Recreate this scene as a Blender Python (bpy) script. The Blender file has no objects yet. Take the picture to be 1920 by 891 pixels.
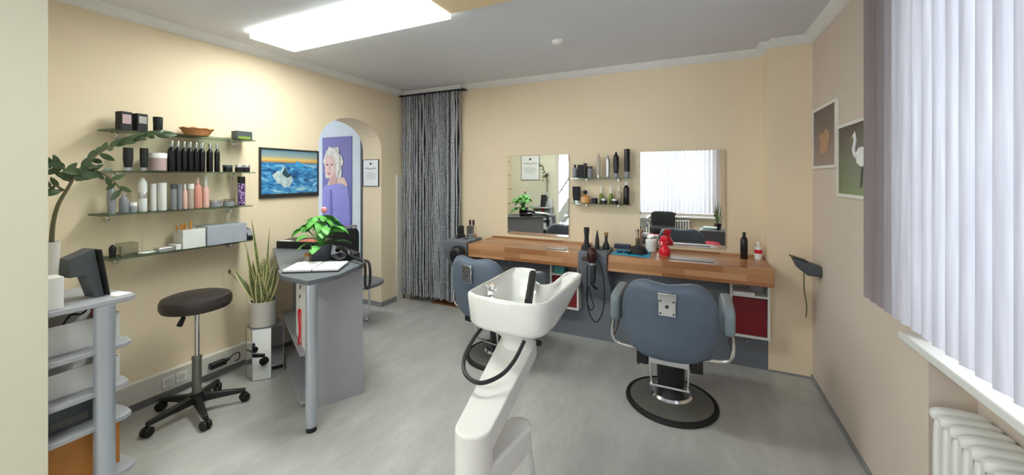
import bpy, bmesh, math, random
from mathutils import Vector, Matrix
R_ = math.radians
rnd = random.Random(4)
S = bpy.context.scene
COL = S.collection

# ---------------------------------------------------------------- camera, world, lights, exposure
FPX = 720.0
YAW = R_(25.35)
cam_d = bpy.data.cameras.new('camera'); cam = bpy.data.objects.new('camera', cam_d); COL.objects.link(cam)
cam_d.sensor_fit = 'HORIZONTAL'; cam_d.sensor_width = 36.0
cam_d.lens = 36.0 * FPX / 1920.0
cam_d.shift_y = -(445.5 - 332.0) / 1920.0
cam_d.clip_start = 0.02
cam.location = (0, 0, 1.5); cam.rotation_euler = (R_(90), 0, YAW)
S.camera = cam
S.view_settings.view_transform = 'Standard'; S.view_settings.look = 'None'
S.view_settings.gamma = 1.0; S.view_settings.use_curve_mapping = False
S.view_settings.exposure = 1.42
w = bpy.data.worlds.new('daylight'); S.world = w; w.use_nodes = True
w.node_tree.nodes['Background'].inputs[0].default_value = (0.80, 0.90, 1.0, 1)
w.node_tree.nodes['Background'].inputs[1].default_value = 0.7

def area(name, loc, rot, sx, sy, energy, col):
    l = bpy.data.lights.new(name, 'AREA'); l.shape = 'RECTANGLE'; l.size = sx; l.size_y = sy
    l.energy = energy; l.color = col
    o = bpy.data.objects.new(name, l); o.location = loc; o.rotation_euler = rot; COL.objects.link(o)
    return o
area('daylight_right_window', (1.75, 1.1, 1.75), (0, R_(90), 0), 1.8, 2.6, 21, (0.93, 0.96, 1.0))
area('daylight_rear_window', (-0.3, -3.0, 1.5), (R_(90), 0, 0), 2.4, 2.0, 34, (0.96, 0.98, 1.0))
area('daylight_stair_window', (-3.3, -3.0, 1.0), (R_(105), 0, 0), 1.8, 2.0, 70, (0.95, 0.98, 1.0))
area('daylight_side_room', (-6.4, 2.7, 1.5), (0, R_(-90), 0), 1.8, 1.8, 14, (0.90, 0.95, 1.0))

# ---------------------------------------------------------------- materials
def hexc(h):
    h = h.lstrip('#'); v = [int(h[i:i+2], 16) / 255 for i in (0, 2, 4)]
    return tuple(((x / 12.92) if x <= 0.04045 else ((x + 0.055) / 1.055) ** 2.4) for x in v) + (1,)
MATS = {}
def mat(name, col, rough=0.6, metal=0.0, var=0.0, scale=8.0, bump=0.0, spec=0.5, coat=0.0, trans=0.0, ior=1.45):
    if name in MATS: return MATS[name]
    m = bpy.data.materials.new(name); m.use_nodes = True
    nt = m.node_tree; b = nt.nodes['Principled BSDF']; c = hexc(col)
    b.inputs['Base Color'].default_value = c; b.inputs['Roughness'].default_value = rough
    b.inputs['Metallic'].default_value = metal; b.inputs['Specular IOR Level'].default_value = spec
    b.inputs['Coat Weight'].default_value = coat; b.inputs['Transmission Weight'].default_value = trans
    b.inputs['IOR'].default_value = ior
    tc = nt.nodes.new('ShaderNodeTexCoord'); n = nt.nodes.new('ShaderNodeTexNoise')
    n.inputs['Scale'].default_value = scale; n.inputs['Detail'].default_value = 4
    nt.links.new(tc.outputs['Object'], n.inputs['Vector'])
    v = var if var else 0.03
    r = nt.nodes.new('ShaderNodeMapRange')
    r.inputs['From Min'].default_value = 0.3; r.inputs['From Max'].default_value = 0.7
    r.inputs['To Min'].default_value = 1 - v; r.inputs['To Max'].default_value = 1 + v
    nt.links.new(n.outputs['Fac'], r.inputs['Value'])
    mx = nt.nodes.new('ShaderNodeVectorMath'); mx.operation = 'SCALE'
    mx.inputs[0].default_value = c[:3]
    nt.links.new(r.outputs[0], mx.inputs['Scale']); nt.links.new(mx.outputs[0], b.inputs['Base Color'])
    if bump:
        bp = nt.nodes.new('ShaderNodeBump'); bp.inputs['Strength'].default_value = bump; bp.inputs['Distance'].default_value = 0.004
        n2 = nt.nodes.new('ShaderNodeTexNoise'); n2.inputs['Scale'].default_value = scale * 12
        nt.links.new(tc.outputs['Object'], n2.inputs['Vector'])
        nt.links.new(n2.outputs['Fac'], bp.inputs['Height']); nt.links.new(bp.outputs[0], b.inputs['Normal'])
    MATS[name] = m
    return m

wall_m = mat('cream_plaster', '#eedbbf', 0.9, var=0.02, scale=2, bump=0.15, spec=0.2)
wallr_m = mat('greige_plaster', '#d8c8bb', 0.9, var=0.02, scale=2, bump=0.15, spec=0.2)
stub_m = mat('pale_plaster', '#e2dcc8', 0.9, var=0.02, scale=2, bump=0.15, spec=0.2)
ceil_m = mat('white_ceiling', '#dfe0e8', 0.95, var=0.015, scale=1.5, spec=0.1)
cove_m = mat('white_cornice', '#e9e8e6', 0.8, spec=0.2)
annex_m = mat('cool_white_plaster', '#dfe6ea', 0.9)
white_m = mat('white_laminate', '#e6e5e2', 0.45)
trunk_m = mat('white_trunking', '#d8d3cb', 0.5)
greyb_m = mat('grey_skirting', '#8d8c8c', 0.6)
panel_m = mat('slate_grey_laminate', '#6f737c', 0.55, var=0.04, scale=20)
desk_m = mat('light_grey_laminate', '#a6a6ab', 0.5, var=0.02, scale=30)
desktop_m = mat('mid_grey_laminate', '#6b6f75', 0.4, var=0.05, scale=40)
deskdark_m = mat('dark_grey_laminate', '#5d6166', 0.5)
alu_m = mat('silver_aluminium', '#b9bfc8', 0.35, metal=0.55)
chrome_m = mat('chrome', '#e4e4e4', 0.12, metal=1.0)
brushed_m = mat('brushed_steel', '#86867f', 0.36, metal=0.6, var=0.1, scale=6)
black_m = mat('black_plastic', '#1a1a1c', 0.4)
blackm_m = mat('black_matte', '#222224', 0.7, var=0.1)
bottleblk_m = mat('black_bottle', '#17161a', 0.25)
rubber_m = mat('black_rubber', '#141414', 0.6)
vinylblk_m = mat('black_vinyl', '#37302f', 0.42, var=0.08, scale=15, bump=0.1)
vinylblue_m = mat('blue_grey_vinyl', '#5b6676', 0.45, var=0.05, scale=6, bump=0.15)
vinylpale_m = mat('worn_pale_vinyl', '#7f8a92', 0.4, var=0.06, scale=10)
ceramic_m = mat('white_ceramic', '#eceae6', 0.12, coat=0.5)
shell_m = mat('white_moulded_plastic', '#e5e1dc', 0.3)
red_m = mat('red_front', '#7c1420', 0.5, var=0.05)
redp_m = mat('red_plastic', '#e01f34', 0.25)
blue_m = mat('blue_mat', '#2aa0c8', 0.6)
silver_m = mat('silver_cap', '#c9c9cb', 0.25, metal=0.8)
bwhite_m = mat('white_bottle', '#eceaea', 0.35)
bgrey_m = mat('grey_bottle', '#8e8f96', 0.35)
bpink_m = mat('pink_bottle', '#e7b9ae', 0.3)
bpink2_m = mat('salmon_bottle', '#df9a8c', 0.3)
mauve_m = mat('mauve_jar', '#b79da0', 0.3)
clearish_m = mat('milky_bottle', '#dccfc0', 0.2, trans=0.35)
orange_m = mat('amber_bottle', '#e09a4e', 0.2, trans=0.2)
green_m = mat('green_bottle', '#7f9440', 0.3)
terrac_m = mat('wicker', '#c98755', 0.7, var=0.25, scale=60, bump=0.6)
paper_m = mat('paper', '#f2f1f3', 0.7)
ink_m = mat('ink', '#6d6a66', 0.8)
inkd_m = mat('dark_ink', '#2c2b2c', 0.8)
bluegrey_m = mat('blue_grey_box', '#a9acb8', 0.6)
card_m = mat('brown_cardboard', '#c58443', 0.7, var=0.12, scale=10)
soil_m = mat('soil', '#3a2d22', 0.95, var=0.3, scale=60)
potw_m = mat('white_pot', '#d9d4cd', 0.5)
pota_m = mat('anthracite_pot', '#44484e', 0.5)
leafz_m = mat('dark_green_leaf', '#47593a', 0.4, var=0.25, scale=20)
stemz_m = mat('green_brown_stem', '#5f5a40', 0.6, var=0.15, scale=20)
leaff_m = mat('fresh_green_leaf', '#5fa74c', 0.4, var=0.25, scale=25)
leafs_m = mat('snake_leaf_centre', '#687046', 0.45, var=0.45, scale=45)
leafy_m = mat('snake_leaf_edge', '#cfc488', 0.45, var=0.1, scale=30)
pink_m = mat('pink_spathe', '#ee8f9a', 0.4)
frame_m = mat('dark_frame', '#2b2a2c', 0.4)
wframe_m = mat('white_frame', '#e8e4dc', 0.5)
tawny_m = mat('tawny_shade', '#efd6ae', 0.5)
teal_m = mat('teal_box', '#58b4b0', 0.5)
wooddark_m = mat('dark_wood', '#2a1f1b', 0.6, var=0.2)
threshold_m = mat('wood_threshold', '#8a5a38', 0.5, var=0.2)
darkcab_m = mat('charcoal_laminate', '#4b5055', 0.5)
cushr_m = mat('red_cushion', '#c93a4c', 0.7)
stair_m = mat('white_stair_paint', '#b9b9b9', 0.5)
bloomw_m = mat('white_glass_shade', '#f4ead6', 0.3)

def node_mat(name):
    m = bpy.data.materials.new(name); m.use_nodes = True; MATS[name] = m
    return m, m.node_tree, m.node_tree.nodes['Principled BSDF']
def ramp(nt, stops, interp='LINEAR'):
    r = nt.nodes.new('ShaderNodeValToRGB'); r.color_ramp.interpolation = interp
    e = r.color_ramp.elements
    while len(e) < len(stops): e.new(0.5)
    for i, (p, c) in enumerate(stops): e[i].position = p; e[i].color = hexc(c)
    return r
def nn(nt, t, **kw):
    n = nt.nodes.new('ShaderNode' + t)
    for k, v in kw.items(): n.inputs[k].default_value = v
    return n

# floor: grey streaked vinyl
floor_m, nt, b = node_mat('grey_streaked_vinyl')
tc = nn(nt, 'TexCoord'); mp = nn(nt, 'Mapping'); mp.inputs['Scale'].default_value = (3.2, 1.1, 1); mp.inputs['Rotation'].default_value = (0, 0, R_(25))
n1 = nn(nt, 'TexNoise', Scale=2.2, Detail=8, Roughness=0.7); n2 = nn(nt, 'TexNoise', Scale=40, Detail=3)
nt.links.new(tc.outputs['Object'], mp.inputs[0]); nt.links.new(mp.outputs[0], n1.inputs['Vector']); nt.links.new(tc.outputs['Object'], n2.inputs['Vector'])
ad = nn(nt, 'Math'); ad.operation = 'MULTIPLY_ADD'; ad.inputs[1].default_value = 0.15
nt.links.new(n2.outputs['Fac'], ad.inputs[0]); nt.links.new(n1.outputs['Fac'], ad.inputs[2])
r = ramp(nt, [(0.30, '#a4a29f'), (0.58, '#b5b3b0'), (0.85, '#c8c5c1')])
nt.links.new(ad.outputs[0], r.inputs[0]); nt.links.new(r.outputs[0], b.inputs['Base Color'])
b.inputs['Roughness'].default_value = 0.42; b.inputs['Specular IOR Level'].default_value = 0.4

# butcher block wood
wood_m, nt, b = node_mat('butcher_block_beech')
tc = nn(nt, 'TexCoord'); sp = nn(nt, 'SeparateXYZ'); nt.links.new(tc.outputs['Object'], sp.inputs[0])
a1 = nn(nt, 'Math'); a1.operation = 'ADD'; nt.links.new(sp.outputs[1], a1.inputs[0]); nt.links.new(sp.outputs[2], a1.inputs[1])
cb = nn(nt, 'CombineXYZ'); nt.links.new(sp.outputs[0], cb.inputs[0]); nt.links.new(a1.outputs[0], cb.inputs[1])
br = nn(nt, 'TexBrick'); br.inputs['Scale'].default_value = 1.0; br.inputs['Brick Width'].default_value = 0.42; br.inputs['Row Height'].default_value = 0.05
br.inputs['Mortar Size'].default_value = 0.0008; br.offset = 0.37; br.inputs['Bias'].default_value = 0.0
br.inputs['Color1'].default_value = hexc('#c9966c'); br.inputs['Color2'].default_value = hexc('#9c633c'); br.inputs['Mortar'].default_value = hexc('#8a5231')
nt.links.new(cb.outputs[0], br.inputs['Vector'])
mp = nn(nt, 'Mapping'); mp.inputs['Scale'].default_value = (3, 60, 60); nt.links.new(tc.outputs['Object'], mp.inputs[0])
gn = nn(nt, 'TexNoise', Scale=1.5, Detail=5); nt.links.new(mp.outputs[0], gn.inputs['Vector'])
mr = nn(nt, 'MapRange'); mr.inputs['To Min'].default_value = 0.86; mr.inputs['To Max'].default_value = 1.12; nt.links.new(gn.outputs['Fac'], mr.inputs['Value'])
sc = nn(nt, 'VectorMath'); sc.operation = 'SCALE'; nt.links.new(br.outputs['Color'], sc.inputs[0]); nt.links.new(mr.outputs[0], sc.inputs['Scale'])
nt.links.new(sc.outputs[0], b.inputs['Base Color']); b.inputs['Roughness'].default_value = 0.28

# chenille strands
chen_m, nt, b = node_mat('grey_chenille')
ge = nn(nt, 'NewGeometry'); tc = nn(nt, 'TexCoord'); n1 = nn(nt, 'TexNoise', Scale=70, Detail=3); nt.links.new(tc.outputs['Object'], n1.inputs['Vector'])
ad = nn(nt, 'Math'); ad.operation = 'MULTIPLY_ADD'; ad.inputs[1].default_value = 0.5
nt.links.new(ge.outputs['Random Per Island'], ad.inputs[0]); nt.links.new(n1.outputs['Fac'], ad.inputs[2])
r = ramp(nt, [(0.35, '#3c3d45'), (0.65, '#7e7f87'), (0.95, '#bcbcc2')])
nt.links.new(ad.outputs[0], r.inputs[0]); nt.links.new(r.outputs[0], b.inputs['Base Color']); b.inputs['Roughness'].default_value = 0.95
bp = nn(nt, 'Bump', Strength=1.0, Distance=0.01); nt.links.new(n1.outputs['Fac'], bp.inputs['Height']); nt.links.new(bp.outputs[0], b.inputs['Normal'])

# window glass / shelf glass (thin: transparent + glossy)
def glassy(name, tint, gloss, mixf):
    m = bpy.data.materials.new(name); m.use_nodes = True; nt = m.node_tree
    nt.nodes.remove(nt.nodes['Principled BSDF']); out = nt.nodes['Material Output']
    t = nn(nt, 'BsdfTransparent'); t.inputs[0].default_value = hexc(tint)
    g = nn(nt, 'BsdfGlossy'); g.inputs['Roughness'].default_value = 0.05; g.inputs[0].default_value = hexc(gloss)
    mx = nn(nt, 'MixShader'); mx.inputs[0].default_value = mixf
    nt.links.new(t.outputs[0], mx.inputs[1]); nt.links.new(g.outputs[0], mx.inputs[2]); nt.links.new(mx.outputs[0], out.inputs[0])
    MATS[name] = m; return m
pane_m = glassy('window_glass', '#f6fafa', '#ffffff', 0.06)
glass_m = glassy('green_shelf_glass', '#cfdad3', '#c8d8d0', 0.16)
acryl_m = glassy('clear_acrylic', '#dcdcd4', '#ffffff', 0.14)
# mirror
mir_m, nt, b = node_mat('mirror_silver'); b.inputs['Metallic'].default_value = 1.0; b.inputs['Roughness'].default_value = 0.0; b.inputs['Base Color'].default_value = (0.92, 0.94, 0.93, 1)
# blind fabric: diffuse + translucent
bl_m = bpy.data.materials.new('blind_fabric'); bl_m.use_nodes = True; nt = bl_m.node_tree
nt.nodes.remove(nt.nodes['Principled BSDF']); out = nt.nodes['Material Output']
d = nn(nt, 'BsdfDiffuse'); t = nn(nt, 'BsdfTranslucent'); mx = nn(nt, 'MixShader'); mx.inputs[0].default_value = 0.42
tc = nn(nt, 'TexCoord'); mp = nn(nt, 'Mapping'); mp.inputs['Scale'].default_value = (14, 14, 0.7); n1 = nn(nt, 'TexNoise', Scale=4, Detail=4)
nt.links.new(tc.outputs['Object'], mp.inputs[0]); nt.links.new(mp.outputs[0], n1.inputs['Vector'])
r = ramp(nt, [(0.3, '#d2cfd8'), (0.7, '#f0eef4')]); nt.links.new(n1.outputs['Fac'], r.inputs[0])
nt.links.new(r.outputs[0], t.inputs[0]); d.inputs[0].default_value = hexc('#9b9094')
nt.links.new(d.outputs[0], mx.inputs[1]); nt.links.new(t.outputs[0], mx.inputs[2]); nt.links.new(mx.outputs[0], out.inputs[0])
MATS['blind_fabric'] = bl_m
# lamp emission
def emis(name, col, s):
    m = bpy.data.materials.new(name); m.use_nodes = True; nt = m.node_tree
    b = nt.nodes['Principled BSDF']; b.inputs['Base Color'].default_value = hexc('#f5f5f0')
    b.inputs['Emission Color'].default_value = hexc(col); b.inputs['Emission Strength'].default_value = s
    MATS[name] = m; return m
lamp_m = emis('lit_diffuser', '#f6fff6', 11.0)
rim_m = emis('lit_diffuser_rim', '#eef6ea', 1.1)
# iceberg print (object coordinates, local x = width 0..0.55, z = height 0..0.42)
ice_m, nt, b = node_mat('iceberg_sunset_print')
tc = nn(nt, 'TexCoord'); sp = nn(nt, 'SeparateXYZ'); nt.links.new(tc.outputs['Object'], sp.inputs[0])
mp = nn(nt, 'Mapping'); mp.inputs['Scale'].default_value = (1, 5, 13); nt.links.new(tc.outputs['Object'], mp.inputs[0])
n1 = nn(nt, 'TexNoise', Scale=1.6, Detail=7, Distortion=1.2); nt.links.new(mp.outputs[0], n1.inputs['Vector'])
r1 = ramp(nt, [(0.32, '#123a66'), (0.45, '#2b6fae'), (0.56, '#4f9ccb'), (0.68, '#a9cbd8')]); nt.links.new(n1.outputs['Fac'], r1.inputs[0])
mz = nn(nt, 'MapRange'); mz.inputs['From Min'].default_value = 0.0; mz.inputs['From Max'].default_value = 0.42; nt.links.new(sp.outputs[2], mz.inputs['Value'])
r2 = ramp(nt, [(0.70, '#3a5a78'), (0.735, '#b98a55'), (0.78, '#e2bd6c'), (0.85, '#93a09c'), (1.0, '#5587a3')]); nt.links.new(mz.outputs[0], r2.inputs[0])
st = nn(nt, 'Math'); st.operation = 'GREATER_THAN'; st.inputs[1].default_value = 0.72; nt.links.new(mz.outputs[0], st.inputs[0])
mc = nt.nodes.new('ShaderNodeMix'); mc.data_type = 'RGBA'
nt.links.new(st.outputs[0], mc.inputs[0]); nt.links.new(r1.outputs[0], mc.inputs[6]); nt.links.new(r2.outputs[0], mc.inputs[7])
nt.links.new(mc.outputs[2], b.inputs['Base Color']); b.inputs['Roughness'].default_value = 0.35
# patterned purple can
pur_m, nt, b = node_mat('purple_pattern')
tc = nn(nt, 'TexCoord'); vo = nn(nt, 'TexVoronoi', Scale=75); nt.links.new(tc.outputs['Object'], vo.inputs['Vector'])
r = ramp(nt, [(0.0, '#d9c8e0'), (0.35, '#7a4f9c'), (0.6, '#35234a')], 'CONSTANT'); nt.links.new(vo.outputs['Distance'], r.inputs[0]); nt.links.new(r.outputs[0], b.inputs['Base Color'])
def gradient_print(name, axis, lo, hi, stops, ns=6):
    m, nt, b = node_mat(name)
    tc = nn(nt, 'TexCoord'); sp = nn(nt, 'SeparateXYZ'); nt.links.new(tc.outputs['Object'], sp.inputs[0])
    mz = nn(nt, 'MapRange'); mz.inputs['From Min'].default_value = lo; mz.inputs['From Max'].default_value = hi
    n1 = nn(nt, 'TexNoise', Scale=ns, Detail=4); nt.links.new(tc.outputs['Object'], n1.inputs['Vector'])
    a = nn(nt, 'Math'); a.operation = 'MULTIPLY_ADD'; a.inputs[1].default_value = 0.3; a.inputs[2].default_value = -0.15
    nt.links.new(n1.outputs['Fac'], a.inputs[0]); a2 = nn(nt, 'Math'); a2.operation = 'ADD'
    nt.links.new(sp.outputs[axis], mz.inputs['Value']); nt.links.new(mz.outputs[0], a2.inputs[0]); nt.links.new(a.outputs[0], a2.inputs[1])
    r = ramp(nt, stops); nt.links.new(a2.outputs[0], r.inputs[0]); nt.links.new(r.outputs[0], b.inputs['Base Color']); b.inputs['Roughness'].default_value = 0.5
    return m
marsh_m = gradient_print('marsh_print', 2, 0, 0.42, [(0.0, '#6d7d3f'), (0.3, '#646c48'), (0.7, '#5c5546'), (1.0, '#544b42')])
dusk_m = gradient_print('dusk_print', 2, 0, 0.42, [(0.0, '#a08f84'), (0.45, '#87766e'), (1.0, '#5d504e')])
violet_m = gradient_print('violet_print', 2, 0, 1.4, [(0.0, '#3f3f8f'), (0.5, '#4b4a9c'), (1.0, '#6b62a6')])
skin_m = mat('print_skin', '#e2b8a8', 0.5, var=0.05); skins_m = mat('print_skin_deep', '#c79a8c', 0.5)
blond_m = mat('print_blond_hair', '#d8d2c2', 0.5, var=0.25, scale=30); jersey_m = mat('print_lilac_jersey', '#8582cf', 0.5, var=0.1, scale=8)
jerseyd_m = mat('print_lilac_fold', '#6361b4', 0.5); lips_m = mat('print_lips', '#a8404c', 0.5)
icew_m = mat('print_ice_white', '#b7c7cb', 0.4, var=0.3, scale=30); iced_m = mat('print_ice_shade', '#2b4452', 0.4, var=0.3, scale=20); iceb_m = mat('print_ice_blue', '#3f9ad0', 0.4, var=0.2, scale=20)
rust_m = mat('print_rust_bird', '#b58f70', 0.5)

# ---------------------------------------------------------------- mesh helpers
def BM(): return bmesh.new()
def box(bm, x0, x1, y0, y1, z0, z1, M=None):
    vs = [bm.verts.new((x, y, z)) for z in (z0, z1) for y in (y0, y1) for x in (x0, x1)]
    for f in ((0, 2, 3, 1), (4, 5, 7, 6), (0, 1, 5, 4), (2, 6, 7, 3), (0, 4, 6, 2), (1, 3, 7, 5)): bm.faces.new([vs[i] for i in f])
    if M is not None: bmesh.ops.transform(bm, matrix=M, verts=vs)
    return vs
def loft(bm, loops, closed=True, cap0=True, cap1=True, mi=0):
    L = [[bm.verts.new(p) for p in lp] for lp in loops]
    n = len(L[0])
    for a, b_ in zip(L, L[1:]):
        for i in range(n if closed else n - 1):
            j = (i + 1) % n
            f = bm.faces.new((a[i], a[j], b_[j], b_[i])); f.material_index = mi
    if cap0: bm.faces.new(list(reversed(L[0]))).material_index = mi
    if cap1: bm.faces.new(L[-1]).material_index = mi
    return [v for lp in L for v in lp]
def lathe(bm, prof, seg=24, c=(0, 0, 0), sx=1, sy=1, M=None):
    lps = []
    for r_, z in prof:
        r_ = max(r_, 1e-4)
        lps.append([(c[0] + sx * r_ * math.cos(2 * math.pi * i / seg), c[1] + sy * r_ * math.sin(2 * math.pi * i / seg), c[2] + z) for i in range(seg)])
    vs = loft(bm, lps)
    if M is not None: bmesh.ops.transform(bm, matrix=M, verts=vs)
    return vs
def tube(bm, pts, r, seg=10, smooth=0, taper=None):
    P = [Vector(p) for p in pts]
    if smooth:
        Q = []
        for i in range(len(P) - 1):
            p0 = P[max(i - 1, 0)]; p1 = P[i]; p2 = P[i + 1]; p3 = P[min(i + 2, len(P) - 1)]
            for k in range(smooth):
                t = k / smooth
                Q.append(0.5 * ((2 * p1) + (p2 - p0) * t + (2 * p0 - 5 * p1 + 4 * p2 - p3) * t * t + (3 * p1 - p0 - 3 * p2 + p3) * t ** 3))
        Q.append(P[-1]); P = Q
    n = len(P); T = [(P[min(i + 1, n - 1)] - P[max(i - 1, 0)]).normalized() for i in range(n)]
    up = Vector((0, 0, 1)) if abs(T[0].z) < 0.9 else Vector((1, 0, 0))
    N = (up - T[0] * up.dot(T[0])).normalized(); lps = []
    for i in range(n):
        N = (N - T[i] * N.dot(T[i])).normalized(); B = T[i].cross(N)
        rr = r if taper is None else r * (1 + (taper - 1) * i / (n - 1))
        lps.append([tuple(P[i] + rr * (math.cos(2 * math.pi * k / seg) * N + math.sin(2 * math.pi * k / seg) * B)) for k in range(seg)])
    return loft(bm, lps)
def cyl(bm, p0, p1, r, seg=20, r2=None):
    return tube(bm, [p0, p1], r, seg, taper=None if r2 is None else r2 / r)
def prism(bm, poly, z0, z1, M=None):
    vs = loft(bm, [[(x, y, z0) for x, y in poly], [(x, y, z1) for x, y in poly]])
    if M is not None: bmesh.ops.transform(bm, matrix=M, verts=vs)
    return vs
def sgp(v, e): return math.copysign(abs(v) ** e, v)
def pillow(bm, c, sx, sy, sz, e=0.4, e2=None, nu=32, nv=14, M=None, bend=0.0):
    e2 = e if e2 is None else e2; lps = []
    for j in range(1, nv):
        ph = -math.pi / 2 + math.pi * j / nv; cz = sgp(math.sin(ph), e); cr = abs(math.cos(ph)) ** e
        lp = []
        for i in range(nu):
            th = 2 * math.pi * i / nu
            x = sx / 2 * cr * sgp(math.cos(th), e2); y = sy / 2 * cr * sgp(math.sin(th), e2)
            lp.append((c[0] + x, c[1] + y + bend * x * x, c[2] + sz / 2 * cz))
        lps.append(lp)
    vs = loft(bm, lps)
    if M is not None: bmesh.ops.transform(bm, matrix=M, verts=vs)
    return vs
def rrect(x0, x1, y0, y1, r, k=5):
    pts = []
    for cx, cy, a0 in ((x1 - r, y1 - r, 0), (x0 + r, y1 - r, 90), (x0 + r, y0 + r, 180), (x1 - r, y0 + r, 270)):
        for i in range(k + 1):
            a = R_(a0 + 90 * i / k); pts.append((cx + r * math.cos(a), cy + r * math.sin(a)))
    return pts
def blade(bm, base, tip, width, normal, sag=0.0, segs=7, shape=None, mi=0, edge=None, fold=0.15):
    """a leaf: curved strip from base to tip; edge = material index for the outer strips"""
    b0 = Vector(base); t0 = Vector(tip); d = t0 - b0; L = d.length; d.normalize()
    nrm = Vector(normal); nrm = (nrm - d * nrm.dot(d)); nrm.normalize(); s = d.cross(nrm)
    shape = shape or (lambda t: math.sin(math.pi * min(1, t * 0.94 + 0.06)) ** 0.7)
    rows = []
    offs = (-1, 0, 1) if edge is None else (-1, -0.62, 0, 0.62, 1)
    for i in range(segs + 1):
        t = i / segs; p = b0 + d * L * t + nrm * (sag * L * math.sin(math.pi * t) )
        wd = width / 2 * max(shape(t), 0.02)
        rows.append([bm.verts.new(p + s * wd * o + nrm * (fold * wd * abs(o))) for o in offs])
    for a, b_ in zip(rows, rows[1:]):
        for k in range(len(offs) - 1):
            f = bm.faces.new((a[k], a[k + 1], b_[k + 1], b_[k]))
            f.material_index = edge if (edge is not None and k in (0, len(offs) - 2)) else mi
def mk(name, bm, m, parent=None, sharp=35, bevel=0.0, flat=False, solid=0.0, bseg=2):
    bmesh.ops.recalc_face_normals(bm, faces=bm.faces[:])
    me = bpy.data.meshes.new(name); bm.to_mesh(me); bm.free()
    for x in (m if isinstance(m, (list, tuple)) else [m]): me.materials.append(x)
    if not flat:
        me.polygons.foreach_set('use_smooth', [True] * len(me.polygons)); me.set_sharp_from_angle(angle=R_(sharp))
    o = bpy.data.objects.new(name, me); COL.objects.link(o)
    if parent is not None: o.parent = parent
    if solid:
        s = o.modifiers.new('solid', 'SOLIDIFY'); s.thickness = solid; s.offset = 0
    if bevel:
        bv = o.modifiers.new('bevel', 'BEVEL'); bv.width = bevel; bv.segments = bseg; bv.limit_method = 'ANGLE'; bv.angle_limit = R_(40)
    return o
def tag(o, label, cat, group=None):
    o['label'] = label; o['category'] = cat
    if group: o['group'] = group
    return o
def thing(name, loc, label, cat, group=None, rz=0.0):
    o = bpy.data.objects.new(name, None); o.empty_display_size = 0.05; COL.objects.link(o)
    o.location = loc; o.rotation_euler = (0, 0, rz)
    return tag(o, label, cat, group)
def struct(name, bm, m, parent=None, **k):
    o = mk(name, bm, m, parent, **k)
    if parent is None: o['kind'] = 'structure'
    return o
def boxo(name, x0, x1, y0, y1, z0, z1, m, parent=None, bevel=0.0):
    bm = BM(); box(bm, x0, x1, y0, y1, z0, z1); return mk(name, bm, m, parent, bevel=bevel)
def copy_tree(o, parent=None):
    c = o.copy(); COL.objects.link(c)
    if parent is not None: c.parent = parent
    for ch in list(o.children): copy_tree(ch, c)
    return c
def polyflat(bm, pts, off, axis='y', th=0.0012):
    """flat printed shape: pts (a, z) in the plane of a picture, off = distance of its face"""
    if axis == 'y': lps = [[(a, off, z) for a, z in pts], [(a, off - th, z) for a, z in pts]]
    else: lps = [[(off, a, z) for a, z in pts], [(off + th, a, z) for a, z in pts]]
    loft(bm, lps)
def ell(cx, cz, rx, rz, n=24, rot=0):
    c_, s_ = math.cos(R_(rot)), math.sin(R_(rot))
    return [(cx + rx * math.cos(t) * c_ - rz * math.sin(t) * s_, cz + rx * math.cos(t) * s_ + rz * math.sin(t) * c_) for t in [2 * math.pi * i / n for i in range(n)]]

# ---------------------------------------------------------------- setting
XL, XR, YB, ZC = -3.26, 0.795, 3.75, 2.55
YP = 3.53; XP = 0.52        # pier right of the counter
YS0, YS1, XS = 0.36, 0.60, -2.36   # short wall beside the camera
bm = BM(); box(bm, -6.3, 1.15, -2.3, 4.5, -0.1, 0); struct('floor', bm, floor_m, flat=True)
bm = BM(); box(bm, -6.3, 1.15, -2.3, 4.5, ZC, ZC + 0.1); struct('ceiling', bm, ceil_m, flat=True)

# left wall with arch
bm = BM(); ya, yb = 2.54, 3.36; ym = (ya + yb) / 2
arch = [(ym + (ya - ym) * math.cos(t), 1.80 + 0.32 * math.sin(t) ** 0.9) for t in [math.pi * i / 20 for i in range(21)]]
XB = XL - 0.29
box(bm, XB, XL, YS1, ya, 0, ZC); box(bm, XB, XL, yb, 4.4, 0, ZC)
lo = [(y, z) for y, z in arch] + [(y, ZC) for y, z in reversed(arch)]
for (y0_, z0_), (y1_, z1_) in zip(arch, arch[1:]):
    loft(bm, [[(x, y0_, z0_), (x, y1_, z1_), (x, y1_, ZC), (x, y0_, ZC)] for x in (XB, XL)])
bmesh.ops.remove_doubles(bm, verts=bm.verts[:], dist=1e-5)
seen = {}
for f in bm.faces[:]:
    seen.setdefault(tuple(sorted(v.index for v in f.verts)), []).append(f)
bm.verts.index_update(); seen = {}
for f in bm.faces[:]: seen.setdefault(tuple(sorted(v.index for v in f.verts)), []).append(f)
bmesh.ops.delete(bm, geom=[f for l in seen.values() if len(l) > 1 for f in l], context='FACES_ONLY')
struct('wall_left', bm, wall_m, sharp=30)
# back wall with a doorway behind the strand curtain
bm = BM(); box(bm, XL, -3.17, YB, YB + 0.2, 0, ZC); box(bm, -3.17, -2.45, YB, YB + 0.2, 2.42, ZC); box(bm, -2.45, 1.1, YB, YB + 0.2, 0, ZC)
struct('wall_back', bm, wall_m, flat=True)
bm = BM(); box(bm, XP, 1.1, YP, YB, 0, ZC); struct('wall_back_right', bm, wall_m, flat=True)
bm = BM(); box(bm, -3.17, -2.45, YB + 0.10, YB + 0.15, 0.0, 2.42); d = struct('door_1', bm, wooddark_m)
bm = BM(); box(bm, -2.82, -2.45, YB - 0.035, YB + 0.1, 0, 0.015); struct('trim_1', bm, threshold_m)
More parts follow.
